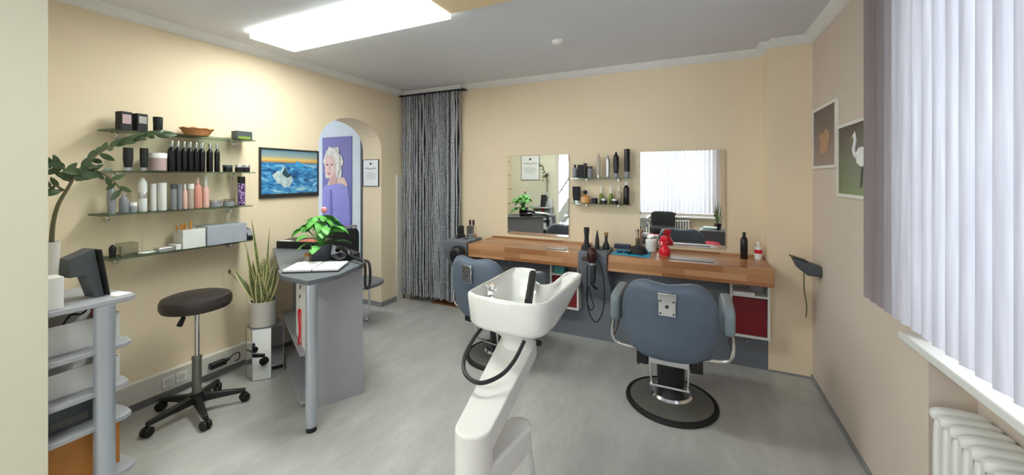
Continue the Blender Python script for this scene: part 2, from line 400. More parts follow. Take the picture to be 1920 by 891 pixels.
# right wall, window and niche
WY0, WY1, WZ0, WZ1 = 0.10, 1.97, 0.883, 2.38
bm = BM()
box(bm, XR, 1.1, WY1, YP, 0, ZC); box(bm, XR, 1.1, -2.25, WY0, 0, ZC); box(bm, XR, 1.1, WY0, WY1, WZ1, ZC)
box(bm, XR + 0.13, 1.1, WY0, WY1, 0, WZ0 - 0.03)
struct('wall_right', bm, wallr_m, flat=True)
def window(name, fn, u0, u1, z0, z1, mull):
    """frame, sashes and panes; fn(u, depth, z) gives the box corners"""
    bm = BM(); t = 0.05
    for a, b_, c, d_ in [(u0, u1, z0, z0 + t), (u0, u1, z1 - t, z1), (u0, u0 + t, z0, z1), (u1 - t, u1, z0, z1)] + [(m_ - t / 2, m_ + t / 2, z0, z1) for m_ in mull]:
        fn(bm, a, b_, c, d_, 0.06)
    o = struct(name, bm, white_m, flat=True)
    bm = BM(); fn(bm, u0 + t, u1 - t, z0 + t, z1 - t, 0.006); mk('pane', bm, pane_m, o, flat=True)
    return o
window('window_1', lambda bm, a, b_, c, d_, w_: box(bm, 1.0 - w_ / 2, 1.0 + w_ / 2, a, b_, c, d_), WY0, WY1, WZ0, WZ1, [1.05])
bm = BM(); box(bm, XR - 0.055, 1.0, WY0 - 0.05, 2.06, WZ0 - 0.03, WZ0); struct('trim_2', bm, white_m, bevel=0.005)
# rear wall (behind the camera, seen in the mirrors)
YR = -2.0
bm = BM()
for a, b_, c, d_ in [(-4.4, -3.95, 0, ZC), (-2.55, -1.2, 0, ZC), (0.45, 1.1, 0, ZC), (-3.95, -2.55, 2.35, ZC), (-3.95, -2.55, 0, 0.12), (-1.2, 0.45, 2.35, ZC), (-1.2, 0.45, 0, 0.62)]:
    box(bm, a, b_, YR - 0.25, YR, c, d_)
struct('wall_rear', bm, wall_m, flat=True)
window('window_2', lambda bm, a, b_, c, d_, w_: box(bm, a, b_, YR - 0.18 - w_ / 2, YR - 0.18 + w_ / 2, c, d_), -1.2, 0.45, 0.62, 2.35, [-0.4])
window('window_3', lambda bm, a, b_, c, d_, w_: box(bm, a, b_, YR - 0.18 - w_ / 2, YR - 0.18 + w_ / 2, c, d_), -3.95, -2.55, 0.12, 2.35, [])
bm = BM(); box(bm, -1.25, 0.5, YR - 0.1, YR + 0.12, 0.585, 0.62); struct('trim_3', bm, white_m, bevel=0.004)
bm = BM(); box(bm, -4.4, -4.2, YR, YS0, 0, ZC); struct('wall_rear_left', bm, stub_m, flat=True)
bm = BM(); box(bm, -4.4, XS, YS0, YS1, 0, ZC); struct('wall_front_left', bm, stub_m, flat=True)
# side room behind the arch
bm = BM(); box(bm, -6.3, XL - 0.29, 3.95, 4.1, 0, ZC); box(bm, -6.3, XL - 0.29, 1.2, 1.35, 0, ZC)
box(bm, -6.3, -6.1, 1.35, 1.9, 0, ZC); box(bm, -6.3, -6.1, 3.5, 3.95, 0, ZC); box(bm, -6.3, -6.1, 1.9, 3.5, 2.3, ZC); box(bm, -6.3, -6.1, 1.9, 3.5, 0, 0.8)
struct('wall_side_room', bm, annex_m, flat=True)
bm = BM(); box(bm, -4.2, -4.17, 3.93, 3.96, 0, 2.1); box(bm, -3.6, -3.57, 3.93, 3.96, 0, 2.1); box(bm, -4.2, -3.57, 3.93, 3.96, 2.1, 2.13)
struct('trim_4', bm, darkcab_m)
# cornices
def cornice(name, p, q, nrm):
    prof = [(0, 0), (0.062, 0), (0.055, -0.012), (0.035, -0.024), (0.022, -0.04), (0.01, -0.052), (0, -0.055)]
    bm = BM(); loft(bm, [[(a[0] + nrm[0] * u, a[1] + nrm[1] * u, ZC + v) for u, v in prof] for a in (p, q)])
    struct(name, bm, cove_m)
cornice('trim_5', (XL, YS1), (XL, YB), (1, 0)); cornice('trim_6', (-2.38, YB), (XP, YB), (0, -1))
cornice('trim_7', (XP, YP), (XR, YP), (0, -1)); cornice('trim_8', (XR, -2.0), (XR, YP), (-1, 0)); cornice('trim_9', (XP, YP - 0.0), (XP, YB), (-1, 0))
bm = BM(); box(bm, XL, -2.38, YB - 0.075, YB, 2.495, ZC); struct('trim_10', bm, cove_m, bevel=0.004)
# skirtings and the white cable trunking on the left wall
boxo('baseboard_left', XL, XL + 0.012, YS1, ya, 0, 0.055, greyb_m)['kind'] = 'structure'
bm = BM(); box(bm, XL, XL + 0.012, yb, YB, 0, 0.055); box(bm, XL - 0.29, XL + 0.012, yb - 0.012, yb, 0, 0.055); struct('baseboard_arch', bm, greyb_m)
bm = BM(); box(bm, XR - 0.010, XR, -1.9, YP, 0, 0.035); box(bm, XP, XR - 0.01, YP - 0.006, YP, 0, 0.015); struct('baseboard_right', bm, greyb_m)
bm = BM(); box(bm, XL, XL + 0.02, 3.60, 3.70, 0, 1.53); struct('trim_11', bm, trunk_m, bevel=0.003)

# ================================================================= things
def sockets():
    t = thing('cable_trunking', (XL, 0.6, 0.055), 'long white cable trunking running along the foot of the left wall', 'cable trunking')
    bm = BM(); box(bm, 0.001, 0.05, 0, 1.9, 0, 0.13); mk('duct', bm, trunk_m, t, bevel=0.004)
    for y in (0.75, 0.825):
        bm = BM(); box(bm, 0.05, 0.056, y - 0.034, y + 0.034, 0.028, 0.096); p = mk('socket', bm, white_m, t, bevel=0.003)
        bm = BM(); lathe(bm, [(0.0, 0.0), (0.02, 0.0), (0.02, 0.0015), (0, 0.0015)], 20, M=Matrix.Translation((0.0565, y, 0.062)) @ Matrix.Rotation(R_(90), 4, 'Y')); mk('socket_well', bm, potw_m, p)
    t = thing('power_plug', (XL + 0.05, 1.66, 0.117), 'black power plug with curling cable in the white wall trunking', 'plug')
    bm = BM(); box(bm, 0.003, 0.045, -0.075, 0.03, -0.022, 0.018); cyl(bm, (0.02, 0.03, 0.0), (0.02, 0.06, 0.004), 0.012); mk('plug_body', bm, black_m, t, bevel=0.006)
    bm = BM(); tube(bm, [(0.02, 0.055, 0.004), (0.03, 0.09, 0.03), (0.03, 0.125, 0.02), (0.025, 0.12, -0.025), (0.02, 0.095, -0.03)], 0.004, 8, 6); mk('cable', bm, black_m, t)
sockets()

# ---- lights on the ceiling
t = thing('ceiling_light', (-2.14, 1.86, ZC), 'long lit rectangular fluorescent panel on the ceiling', 'ceiling light')
bm = BM(); box(bm, -0.73, 0.73, -0.155, 0.155, -0.014, 0); mk('housing', bm, white_m, t)
bm = BM(); A = [(-0.75, -0.17), (0.75, -0.17), (0.75, 0.17), (-0.75, 0.17)]; B = [(-0.72, -0.14), (0.72, -0.14), (0.72, 0.14), (-0.72, 0.14)]
loft(bm, [[(x, y, -0.014) for x, y in A], [(x, y, -0.05) for x, y in A], [(x, y, -0.056) for x, y in B], [(x, y, -0.05) for x, y in B]], cap0=False, cap1=False)
mk('diffuser_rim', bm, rim_m, t)
bm = BM(); box(bm, -0.72, 0.72, -0.14, 0.14, -0.053, -0.045); mk('diffuser', bm, lamp_m, t)
c = copy_tree(t); c.location = (-1.2, -0.7, ZC); c['label'] = 'unseen fluorescent panel above the waiting bench, added to brighten the room'  # copy of the panel behind the camera, added as unseen fill light
t = thing('ceiling_light', (-0.93, 1.83, ZC), 'tawny wooden ceiling lamp board beside the lit panel, round glass shade below', 'ceiling light')
bm = BM(); box(bm, -0.44, 0.44, -0.17, 0.17, -0.035, 0); mk('backboard', bm, tawny_m, t, bevel=0.004)
bm = BM(); lathe(bm, [(0.0, -0.10), (0.07, -0.095), (0.12, -0.075), (0.14, -0.05), (0.14, -0.035), (0, -0.035)], 32, c=(0.05, -0.1, 0)); mk('glass_shade', bm, bloomw_m, t)
bm = BM(); lathe(bm, [(0, -0.03), (0.03, -0.03), (0.042, -0.022), (0.05, -0.012), (0.052, 0), (0, 0)], 28)
o = mk('smoke_detector', bm, white_m); o.location = (-0.946, 2.833, ZC); tag(o, 'small round white smoke detector on the ceiling', 'smoke detector')

# ---- strand curtain
t = thing('strand_curtain', (-2.81, 3.69, 0), 'floor-length grey chenille strand curtain in the corner doorway', 'curtain')
bm = BM(); box(bm, -0.44, 0.49, -0.05, 0.02, 2.475, 2.492); mk('curtain_rail', bm, black_m, t, bevel=0.003)
bm = BM(); nst = 44
for i in range(nst):
    x0 = -0.405 + 0.81 * i / (nst - 1) + rnd.uniform(-0.004, 0.004); y0 = rnd.choice((-0.014, 0.0)) - 0.01
    zb = 0.075 + rnd.uniform(-0.008, 0.02) - 0.0 * i; pts = []; ph = rnd.uniform(0, 6)
    for k in range(26):
        z = 2.475 + (zb - 2.475) * k / 25
        pts.append((x0 + 0.003 * math.sin(ph + k * 1.1) + rnd.uniform(-0.0015, 0.0015), y0 + 0.004 * math.sin(ph * 2 + k * 0.9), z))
    tube(bm, pts, 0.0098, 7, 2)
o = mk('strands', bm, chen_m, t); o['kind'] = 'stuff'

# ---- long counter with grey front, block shelves and holders
def counter(x0, x1, label):
    t = thing('styling_counter', ((x0 + x1) / 2, 3.5, 0.84), label, 'counter', 'wooden styling counters')
    h = (x1 - x0) / 2; bm = BM(); box(bm, -h, h, -0.25, 0.245, -0.128, 0); mk('worktop', bm, wood_m, t, bevel=0.004)
    bm = BM(); box(bm, -h + 0.02, h - 0.002, 0.225, 0.245, 0.0005, 0.014); mk('upstand', bm, wood_m, t)
counter(-2.02, -0.905, 'left section of the thick wooden counter, under the narrower mirror')
counter(-0.655, 0.515, 'right section of the thick wooden counter, under the wide mirror')
t = thing('counter_front', (-0.8, 3.54, 0), 'slate grey front panel under the wooden counter', 'panel')
bm = BM(); box(bm, -1.36, -0.44, 0, 0.02, 0, 0.70); box(bm, -0.44, -0.155, 0, 0.02, 0, 0.272); box(bm, -0.155, 1.05, 0, 0.02, 0, 0.70); box(bm, 1.05, 1.319, 0, 0.02, 0, 0.262)
mk('front_board', bm, panel_m, t)
for x in (-0.9, 0.45, 1.18):
    bm = BM(); lathe(bm, [(0, 0), (0.006, 0), (0.006, 0.003), (0, 0.003)], 12, M=Matrix.Translation((x, -0.003, 0.2 if x > 1 else 0.62)) @ Matrix.Rotation(R_(90), 4, 'X')); mk('screw_cap', bm, silver_m, t)
def cubby(x0, x1, z0, label, what):
    t = thing('wall_cubby', ((x0 + x1) / 2, 3.44, z0), label, 'open shelf'); h = (x1 - x0) / 2; H = 0.711 - z0; w_ = 0.016
    bm = BM(); box(bm, -h, -h + w_, 0, 0.24, 0, H); box(bm, h - w_, h, 0, 0.24, 0, H); box(bm, -h + w_, h - w_, 0, 0.24, 0, w_); box(bm, -h + w_, h - w_, 0.225, 0.24, w_, H)
    box(bm, -h + w_, h - w_, 0, 0.225, H - 0.135, H - 0.119); mk('carcass', bm, white_m, t)
    bm = BM(); box(bm, -h + w_ + 0.004, h - w_ - 0.004, 0.012, 0.2, w_ + 0.002, H - 0.145); o = mk('drawer', bm, red_m, t, bevel=0.003)
    return t
# the panel sits behind the cubbies' fronts; they are let into it
cubby(-1.232, -0.955, 0.275, 'white open cubby with dark red drawer under the left counter, behind the basin', 0)
cubby(0.255, 0.519, 0.265, 'white open cubby with dark red drawer under the right end of the counter', 1)
o = boxo('tissue_box', -0.05, 0.05, -0.06, 0.06, 0, 0.065, teal_m, bevel=0.004); o.location = (-1.15, 3.52, 0.594); tag(o, 'small teal box in the upper slot of the left cubby', 'box')
bm = BM(); prism(bm, rrect(-0.085, 0.06, -0.07, 0.07, 0.008), 0, 0.03); o = mk('towel_stack', bm, paper_m, bevel=0.004); o.location = (0.37, 3.54, 0.584)
tag(o, 'folded white towel in the upper slot of the right-hand cubby', 'towel')
boxo('towel_box', -0.06, 0.06, -0.08, 0.08, 0, 0.07, bluegrey_m); bpy.data.objects['towel_box'].location = (0.42, 3.60, 0.584 + 0.0305)
bpy.data.objects['towel_box'].location.z = 0.584; bpy.data.objects['towel_box'].location.x = 0.45; bpy.data.objects['towel_box'].location.y = 3.63; bpy.data.objects['towel_stack'].location = (0.36, 3.50, 0.584); bpy.data.objects['towel_box'].scale = (0.8, 0.8, 0.9)
tag(bpy.data.objects['towel_box'], 'grey box at the back of the right-hand cubby slot', 'box')

def holder(name, x0, x1, label):
    t = thing(name, ((x0 + x1) / 2, 3.5, 0.40), label, 'tool holder', 'grey tool holder blocks'); h = (x1 - x0) / 2
    bm = BM(); prof = [(-0.27, 0.33), (-0.28, 0.46), (0.035, 0.465), (0.035, 0.0), (0.0, 0.0)]
    loft(bm, [[(-h, y, z) for y, z in prof], [(h, y, z) for y, z in prof]]); mk('block', bm, panel_m, t, bevel=0.006)
    for x in (-0.06, 0.04):
        bm = BM(); lathe(bm, [(0.0, 0.0), (0.028, 0.0), (0.028, 0.004), (0.02, 0.005), (0, 0.005)], 20, c=(x, -0.12, 0.463)); mk('well_ring', bm, black_m, t)
    return t
holder('tool_holder', -0.902, -0.658, 'grey tool holder block between the two wooden counter sections')
holder('tool_holder', -2.30, -2.025, 'grey tool holder block at the left end of the counter, beside the curtain')
bm = BM(); pillow(bm, (0, 0, 0), 0.15, 0.13, 0.17, 0.7); o = mk('dryer_holster', bm, black_m); o.location = (-2.08, 3.15, 0.745); tag(o, 'black rounded dryer holster hanging below the left end of the counter', 'holster')

# ---- mirrors
def mirror(x0, x1, z0, z1, label):
    t = thing('wall_mirror', ((x0 + x1) / 2, YB, z0), label, 'mirror'); h = (x1 - x0) / 2
    bm = BM(); box(bm, -h + 0.003, h - 0.003, -0.012, -0.001, 0.003, z1 - z0 - 0.003); mk('backing', bm, darkcab_m, t)
    bm = BM(); box(bm, -h, h, -0.016, -0.012, 0, z1 - z0); mk('glass', bm, mir_m, t, flat=True)
mirror(-1.821, -1.141, 0.893, 1.728, 'narrower frameless mirror above the left section of the counter')
mirror(-0.453, 0.241, 0.885, 1.732, 'wide frameless mirror reflecting the window blinds')

# ---- generic products
def product(name, label, cat, x, y, z, prof, capprof, m, mc, group=None, seg=18, sx=1, sy=1, capname='cap', rz=0):
    t = thing(name, (x, y, z), label, cat, group, rz)
    bm = BM(); lathe(bm, prof, seg, sx=sx, sy=sy); mk('body', bm, m, t)
    if capprof:
        bm = BM(); lathe(bm, capprof, seg, sx=sx if capname != 'spout' else 1, sy=sy if capname != 'spout' else 1); mk(capname, bm, mc, t)
    return t
def p_bottle(r, h, ch=0.2):
    hb = h * (1 - ch)
    return [(0, 0), (r * .92, 0), (r, h * .02), (r, hb * .82), (r * .85, hb * .9), (r * .42, hb * .97), (r * .4, hb), (0, hb)], [(0, hb), (r * .45, hb), (r * .45, h * .97), (r * .3, h), (0, h)]
def p_cyl(r, h, ch=0.2):
    hb = h * (1 - ch)
    return [(0, 0), (r * .95, 0), (r, h * .015), (r, hb), (0, hb)], [(0, hb), (r * 1.02, hb), (r * 1.02, h * .98), (r * .95, h), (0, h)]
def p_cone(r, h, ch=0.12):
    hc = h * ch
    return [(0, hc), (r * .8, hc), (r * .97, h * .4), (r, h * .72), (r * .85, h * .82), (r * .35, h * .95), (r * .2, h), (0, h)], [(0, 0), (r * .9, 0), (r * .9, hc), (0, hc)]
def p_tube(r, h, ch=0.15):   # tube standing on its cap, flat crimp on top (flattened by sy)
    hc = h * ch
    return [(0, hc), (r * .8, hc), (r, h * .5), (r, h), (0, h)], [(0, 0), (r * .78, 0), (r * .82, hc), (0, hc)]
def p_jar(r, h, ch=0.35):
    hb = h * (1 - ch)
    return [(0, 0), (r * .9, 0), (r, h * .05), (r, hb), (0, hb)], [(0, hb), (r * 1.04, hb), (r * 1.04, h * .96), (r * .98, h), (0, h)]
def prod(kind, name, label, cat, x, y, z, r, h, m, mc, group=None, **k):
    f = {'bottle': p_bottle, 'cyl': p_cyl, 'cone': p_cone, 'tube': p_tube, 'jar': p_jar}[kind]
    ch = k.pop('ch', None); a, b_ = f(r, h, ch) if ch else f(r, h)
    return product(name, label, cat, x, y, z, a, b_, m, mc, group, capname='lid' if kind == 'jar' else 'cap', **k)

# ---- glass shelves on the left wall
def gshelf(y0, y1, z, label, wires=True):
    t = thing('glass_shelf', (XL, (y0 + y1) / 2, z), label, 'shelf', 'glass shelves on the left wall'); h = (y1 - y0) / 2
    bm = BM(); prism(bm, rrect(0.001, 0.18, -h, h, 0.012), -0.008, 0); mk('glass_board', bm, glass_m, t, flat=True)
    for y in (-h + 0.07, h - 0.1):
        bm = BM(); tube(bm, [(0.002, y, -0.012), (0.06, y, -0.012), (0.07, y, -0.03), (0.055, y, -0.05), (0.03, y, -0.052), (0.002, y, -0.04)], 0.007, 8, 4); mk('bracket', bm, chrome_m, t)
GS = [(1.02, 1.85, 1.786, 'topmost glass shelf on the left wall, holding a wicker basket'), (1.007, 1.85, 1.537, 'second glass shelf from the top on the left wall, with black bottles'),
      (0.98, 1.83, 1.280, 'third glass shelf from the top on the left wall, with white and pink bottles'), (1.018, 1.83, 1.014, 'lowest glass shelf on the left wall, with the white and blue-grey boxes')]
for g in GS: gshelf(*g)
XI = -3.165
# shelf 1
z = 1.7865
def carton(name, label, cat, x, y, z, sx, sy, sz, m, m2=None, group=None, rz=0, strip=(0.15, 0.45)):
    t = thing(name, (x, y, z), label, cat, group, rz)
    bm = BM(); box(bm, -sx / 2, sx / 2, -sy / 2, sy / 2, 0, sz); mk('body', bm, m, t, bevel=0.002)
    if m2:
        bm = BM(); box(bm, sx / 2, sx / 2 + 0.001, -sy * 0.38, sy * 0.38, sz * strip[0], sz * strip[1]); mk('label_panel', bm, m2, t, flat=True)
    return t
carton('product_box', 'dark box at the left end of the top shelf, behind the plant tip', 'box', XI, 1.111, z, 0.05, 0.058, 0.114, blackm_m, mauve_m, rz=0.2, strip=(.35, .85))
carton('product_box', 'dark box with pale ornament, second from left on the top shelf', 'box', XI, 1.187, z, 0.05, 0.056, 0.112, blackm_m, silver_m, rz=0.2, strip=(.45, .85))
prod('jar', 'product_jar', 'black tall jar right of the two dark boxes on the top shelf', 'jar', XI, 1.277, z, 0.024, 0.105, black_m, blackm_m)
t = thing('wicker_basket', (XI, 1.495, z), 'small shallow wicker basket on the topmost glass shelf', 'basket')
bm = BM(); lathe(bm, [(0, 0), (0.062, 0), (0.08, 0.02), (0.094, 0.048), (0.099, 0.052), (0.094, 0.053), (0.075, 0.022), (0.058, 0.006), (0, 0.006)], 36, sx=0.72); mk('bowl', bm, terrac_m, t)
bm = BM(); tube(bm, [(0.72 * 0.097 * math.cos(a), 0.097 * math.sin(a), 0.051 + 0.003 * math.sin(9 * a)) for a in [2 * math.pi * i / 48 for i in range(49)]], 0.005, 8); mk('woven_rim', bm, terrac_m, t)
carton('product_box', 'dark box with green corner at the right end of the top shelf', 'box', XI, 1.793, z, 0.07, 0.115, 0.066, darkcab_m, green_m, strip=(.08, .4))
# shelf 2
z = 1.5375
prod('tube', 'product_tube', 'leftmost black tube with silver cap on the second glass shelf', 'tube', XI, 1.131, z, 0.024, 0.144, blackm_m, silver_m, sx=0.7)
prod('tube', 'product_tube', 'black tube with silver cap beside the pink jar on the second shelf', 'tube', XI, 1.207, z, 0.021, 0.146, blackm_m, silver_m, sx=0.7)
t = prod('jar', 'product_jar', 'large mauve jar with ribbed white lid on the second glass shelf', 'jar', XI, 1.278, z, 0.044, 0.118, mauve_m, bwhite_m, ch=0.28, seg=28)
first = None
rowA = [1.340, 1.374, 1.408, 1.443, 1.478, 1.513, 1.562, 1.606]
for i, y in enumerate(rowA):
    lab = ['leftmost', 'second', 'third', 'fourth', 'fifth', 'sixth', 'seventh', 'rightmost'][i] + (' tall black bottle' if i in (0, 7) else ' tall black bottle from the left') + ' in the front row on the second shelf'
    if first is None: first = prod('bottle', 'shampoo_bottle', lab, 'bottle', XI + 0.03, y, z, 0.0165, 0.205, bottleblk_m, silver_m, 'black bottles on the second glass shelf')
    else:
        c = copy_tree(first); c.location = (XI + 0.03, y, z); c['label'] = lab
for i, y in enumerate((1.357, 1.393, 1.460, 1.530, 1.585)):
    c = copy_tree(first); c.location = (XI - 0.03, y, z); c['label'] = ['leftmost', 'second from left', 'middle', 'second from right', 'rightmost'][i] + ' of the five black bottles nearest the wall, second shelf'
prod('jar', 'product_jar', 'squat black jar, leftmost of three at the right end of the second shelf', 'jar', XI, 1.692, z, 0.030, 0.052, black_m, darkcab_m, 'squat black jars')
prod('jar', 'product_jar', 'squat black jar with pale lid, middle of three on the second shelf', 'jar', XI, 1.771, z, 0.025, 0.055, black_m, silver_m, 'squat black jars')
prod('jar', 'product_jar', 'squat black jar with pale lid at the right end of the second shelf', 'jar', XI, 1.839 - 0.013, z, 0.023, 0.056, black_m, silver_m, 'squat black jars')
# shelf 3
z = 1.2805
prod('cone', 'spray_bottle', 'slim dark grey tapering bottle at the left end of the third shelf', 'bottle', XI, 1.055, z, 0.021, 0.165, bgrey_m, bgrey_m)
prod('bottle', 'spray_can', 'silver grey can beside the tapering bottle on the third shelf', 'can', XI, 1.112, z, 0.022, 0.125, bgrey_m, silver_m)
prod('jar', 'product_jar', 'low pale jar near the left end of the third glass shelf', 'jar', XI, 1.154, z, 0.018, 0.06, bluegrey_m, bwhite_m)
t = prod('cyl', 'foam_bottle', 'white bottle with round dome cap on the third glass shelf', 'bottle', XI, 1.200, z, 0.0215, 0.12, bwhite_m, silver_m, ch=0.3)
bm = BM(); lathe(bm, [(0, 0.12), (0.022, 0.12), (0.023, 0.165), (0.021, 0.185), (0.013, 0.2), (0.009, 0.212), (0, 0.213)], 20); mk('dome_cap', bm, bwhite_m, t)
prod('cyl', 'product_bottle', 'white cylindrical bottle behind the larger one on the third shelf', 'bottle', XI - 0.02, 1.262, z, 0.017, 0.176, bwhite_m, bwhite_m)
prod('cyl', 'product_bottle', 'large white cylindrical bottle in the middle of the third shelf', 'bottle', XI, 1.300, z, 0.022, 0.182, bwhite_m, bwhite_m)
prod('cyl', 'product_bottle', 'dark grey cylindrical bottle right of the large white one', 'bottle', XI, 1.361, z, 0.0165, 0.173, bgrey_m, darkcab_m)
prod('cyl', 'product_bottle', 'lighter grey bottle beside the dark grey one on the third shelf', 'bottle', XI, 1.394, z, 0.0145, 0.167, bgrey_m, bgrey_m)
prod('bottle', 'product_bottle', 'pale pink bottle with white cap on the third glass shelf', 'bottle', XI, 1.424, z, 0.0145, 0.172, bpink_m, bwhite_m)
prod('cyl', 'product_bottle', 'cream bottle with white cap left of the salmon bottle', 'bottle', XI, 1.459, z, 0.017, 0.172, clearish_m, bwhite_m)
prod('bottle', 'product_bottle', 'broad salmon pink bottle on the third glass shelf', 'bottle', XI, 1.500, z, 0.023, 0.215, bpink2_m, bpink_m)
prod('bottle', 'product_bottle', 'tall pale pink bottle with white pump right of the salmon one', 'bottle', XI, 1.549, z, 0.0195, 0.228, bpink_m, bwhite_m, ch=0.33)
prod('jar', 'product_tin', 'flat grey tin, left of two near the right end of the third shelf', 'tin', XI, 1.612, z, 0.035, 0.052, bgrey_m, silver_m)
prod('jar', 'product_tin', 'flat grey tin with clear lid, right of two on the third shelf', 'tin', XI, 1.700, z, 0.037, 0.055, bgrey_m, acryl_m)
prod('cyl', 'spray_can', 'tall purple patterned spray can at the right end of the third shelf', 'can', XI, 1.789, z, 0.0245, 0.222, pur_m, black_m, ch=0.22)
# shelf 4
z = 1.0145
t = prod('cone', 'figurine', 'small dark figurine at the left end of the lowest glass shelf', 'figurine', XI, 1.060, z, 0.017, 0.078, blackm_m, blackm_m)
t = thing('acrylic_stand', (XI, 1.125, z), 'clear acrylic card box beside the small figurine', 'box')
bm = BM(); box(bm, -0.04, 0.04, -0.04, 0.04, 0, 0.08); mk('case', bm, acryl_m, t, flat=True)
o = boxo('card', -0.03, 0.03, -0.03, -0.028, 0.004, 0.06, wframe_m, t)
bm = BM(); cyl(bm, (0, 0, 0), (0, 0, 0.13), 0.0012, 6); lathe(bm, [(0, 0), (0.014, 0), (0.014, 0.003), (0, 0.003)], 14); o = mk('pin_holder', bm, silver_m); o.location = (XI, 1.195, z); tag(o, 'thin upright metal pin on the lowest glass shelf', 'pin')
for k, (y, l, zz, lab) in enumerate([(1.21, 0.11, 0.0, 'flat pale case lying at the left of the lowest glass shelf'), (1.275, 0.085, 0.0095, 'small silver case lying left of the white boxes')]):
    t = thing('card_case', (XI + 0.02, y if k == 0 else 1.30, z), lab, 'case')
    bm = BM(); prism(bm, rrect(-0.035, 0.035, -l / 2, l / 2, 0.006), 0, 0.009 + 0.016 * k); mk('body', bm, [acryl_m, silver_m][k], t, bevel=0.002)
    bm = BM(); prism(bm, rrect(-0.02, 0.02, -l * 0.36, l * 0.36, 0.004), 0.009 + 0.016 * k, 0.0105 + 0.016 * k); mk('clip', bm, [paper_m, mauve_m][k], t)
carton('low_box', 'low white box in front of the pencil box on the lowest glass shelf', 'box', XI + 0.01, 1.366 - 0.003, z, 0.10, 0.03, 0.035, white_m)
t = thing('pencil_box', (XI + 0.005, 1.450, z), 'open white box holding wooden clips on the lowest glass shelf', 'box')
bm = BM(); s = 0.066
box(bm, -0.06, 0.06, -s, s, 0, 0.004)
for a in ((-0.06, 0.06, -s, -s + 0.004), (-0.06, 0.06, s - 0.004, s), (-0.06, -0.056, -s + 0.004, s - 0.004), (0.056, 0.06, -s + 0.004, s - 0.004)): box(bm, a[0], a[1], a[2], a[3], 0.004, 0.128)
mk('box_walls', bm, white_m, t, flat=True)
for k in range(4):
    bm = BM(); a = rnd.uniform(-0.3, 0.3); box(bm, -0.004, 0.004, -0.006, 0.006, 0.0, 0.15 + 0.008 * k, M=Matrix.Translation((-0.02 + k * 0.01, -0.05 + k * 0.012, 0.006)) @ Matrix.Rotation(a * 0.5, 4, 'X')); o = mk('wooden_clip', bm, orange_m)
    o.location = (XI + 0.005, 1.450, z); tag(o, ['leftmost', 'second from left', 'second from right', 'rightmost'][k] + ' of four wooden clips in the open white box', 'clip', 'wooden clips in the white box')
carton('storage_box', 'long blue-grey box on the lowest glass shelf', 'box', XI + 0.005, 1.652, z, 0.15, 0.262, 0.135, bluegrey_m)
t = thing('card_terminal', (XI + 0.02, 1.806, z), 'black card payment terminal at the right end of the lowest shelf', 'card terminal')
bm = BM(); prof = [(-0.05, 0), (0.07, 0), (0.07, 0.03), (0.03, 0.085), (-0.05, 0.1)]; loft(bm, [[(x, -0.022, z_) for x, z_ in prof], [(x, 0.022, z_) for x, z_ in prof]]); mk('body', bm, black_m, t, bevel=0.006)
bm = BM(); box(bm, -0.028, 0.028, -0.017, 0.017, 0, 0.002, M=Matrix.Translation((0.052, 0, 0.06)) @ Matrix.Rotation(R_(54), 4, 'Y')); mk('screen', bm, bgrey_m, t)

# ---- iceberg picture on the left wall
t = thing('framed_picture', (XL, 1.975, 1.322), 'framed colour photograph of icebergs at sunset on the left wall', 'picture')
bm = BM(); W, Hh, f_ = 0.552, 0.425, 0.012
for a in ((0, W, 0, f_), (0, W, Hh - f_, Hh), (0, f_, f_, Hh - f_), (W - f_, W, f_, Hh - f_)): box(bm, 0.001, 0.02, a[0], a[1], a[2], a[3])
box(bm, 0.001, 0.02, f_, W - f_, f_, f_ + 0.022); mk('frame', bm, frame_m, t, flat=True)
bm = BM(); box(bm, 0.001, 0.012, f_, W - f_, f_, Hh - f_); mk('print', bm, ice_m, t, flat=True)
def pl(pts): return [(a * W, b_ * Hh) for a, b_ in pts]
bm = BM(); polyflat(bm, pl([(.19, .46), (.22, .40), (.27, .30), (.34, .27), (.38, .20), (.47, .23), (.52, .31), (.53, .38), (.49, .47), (.47, .50), (.44, .46), (.43, .56), (.40, .63), (.36, .60), (.33, .52), (.27, .54), (.24, .50)]), 0.0132, 'x'); mk('floe', bm, icew_m, t, flat=True)
bm = BM(); polyflat(bm, pl([(.35, .50), (.40, .63), (.44, .50), (.46, .48), (.48, .52), (.50, .44), (.44, .40), (.38, .44)]), 0.0144, 'x'); mk('floe_shade', bm, iced_m, t, flat=True)
bm = BM(); polyflat(bm, pl([(.58, .66), (.585, .76), (.66, .73), (.70, .70), (.73, .68), (.72, .63), (.64, .60)]), 0.0132, 'x'); polyflat(bm, pl([(.70, .56), (.74, .62), (.78, .60), (.84, .62), (.88, .58), (.85, .54)]), 0.0132, 'x'); mk('blue_floe', bm, iceb_m, t, flat=True)
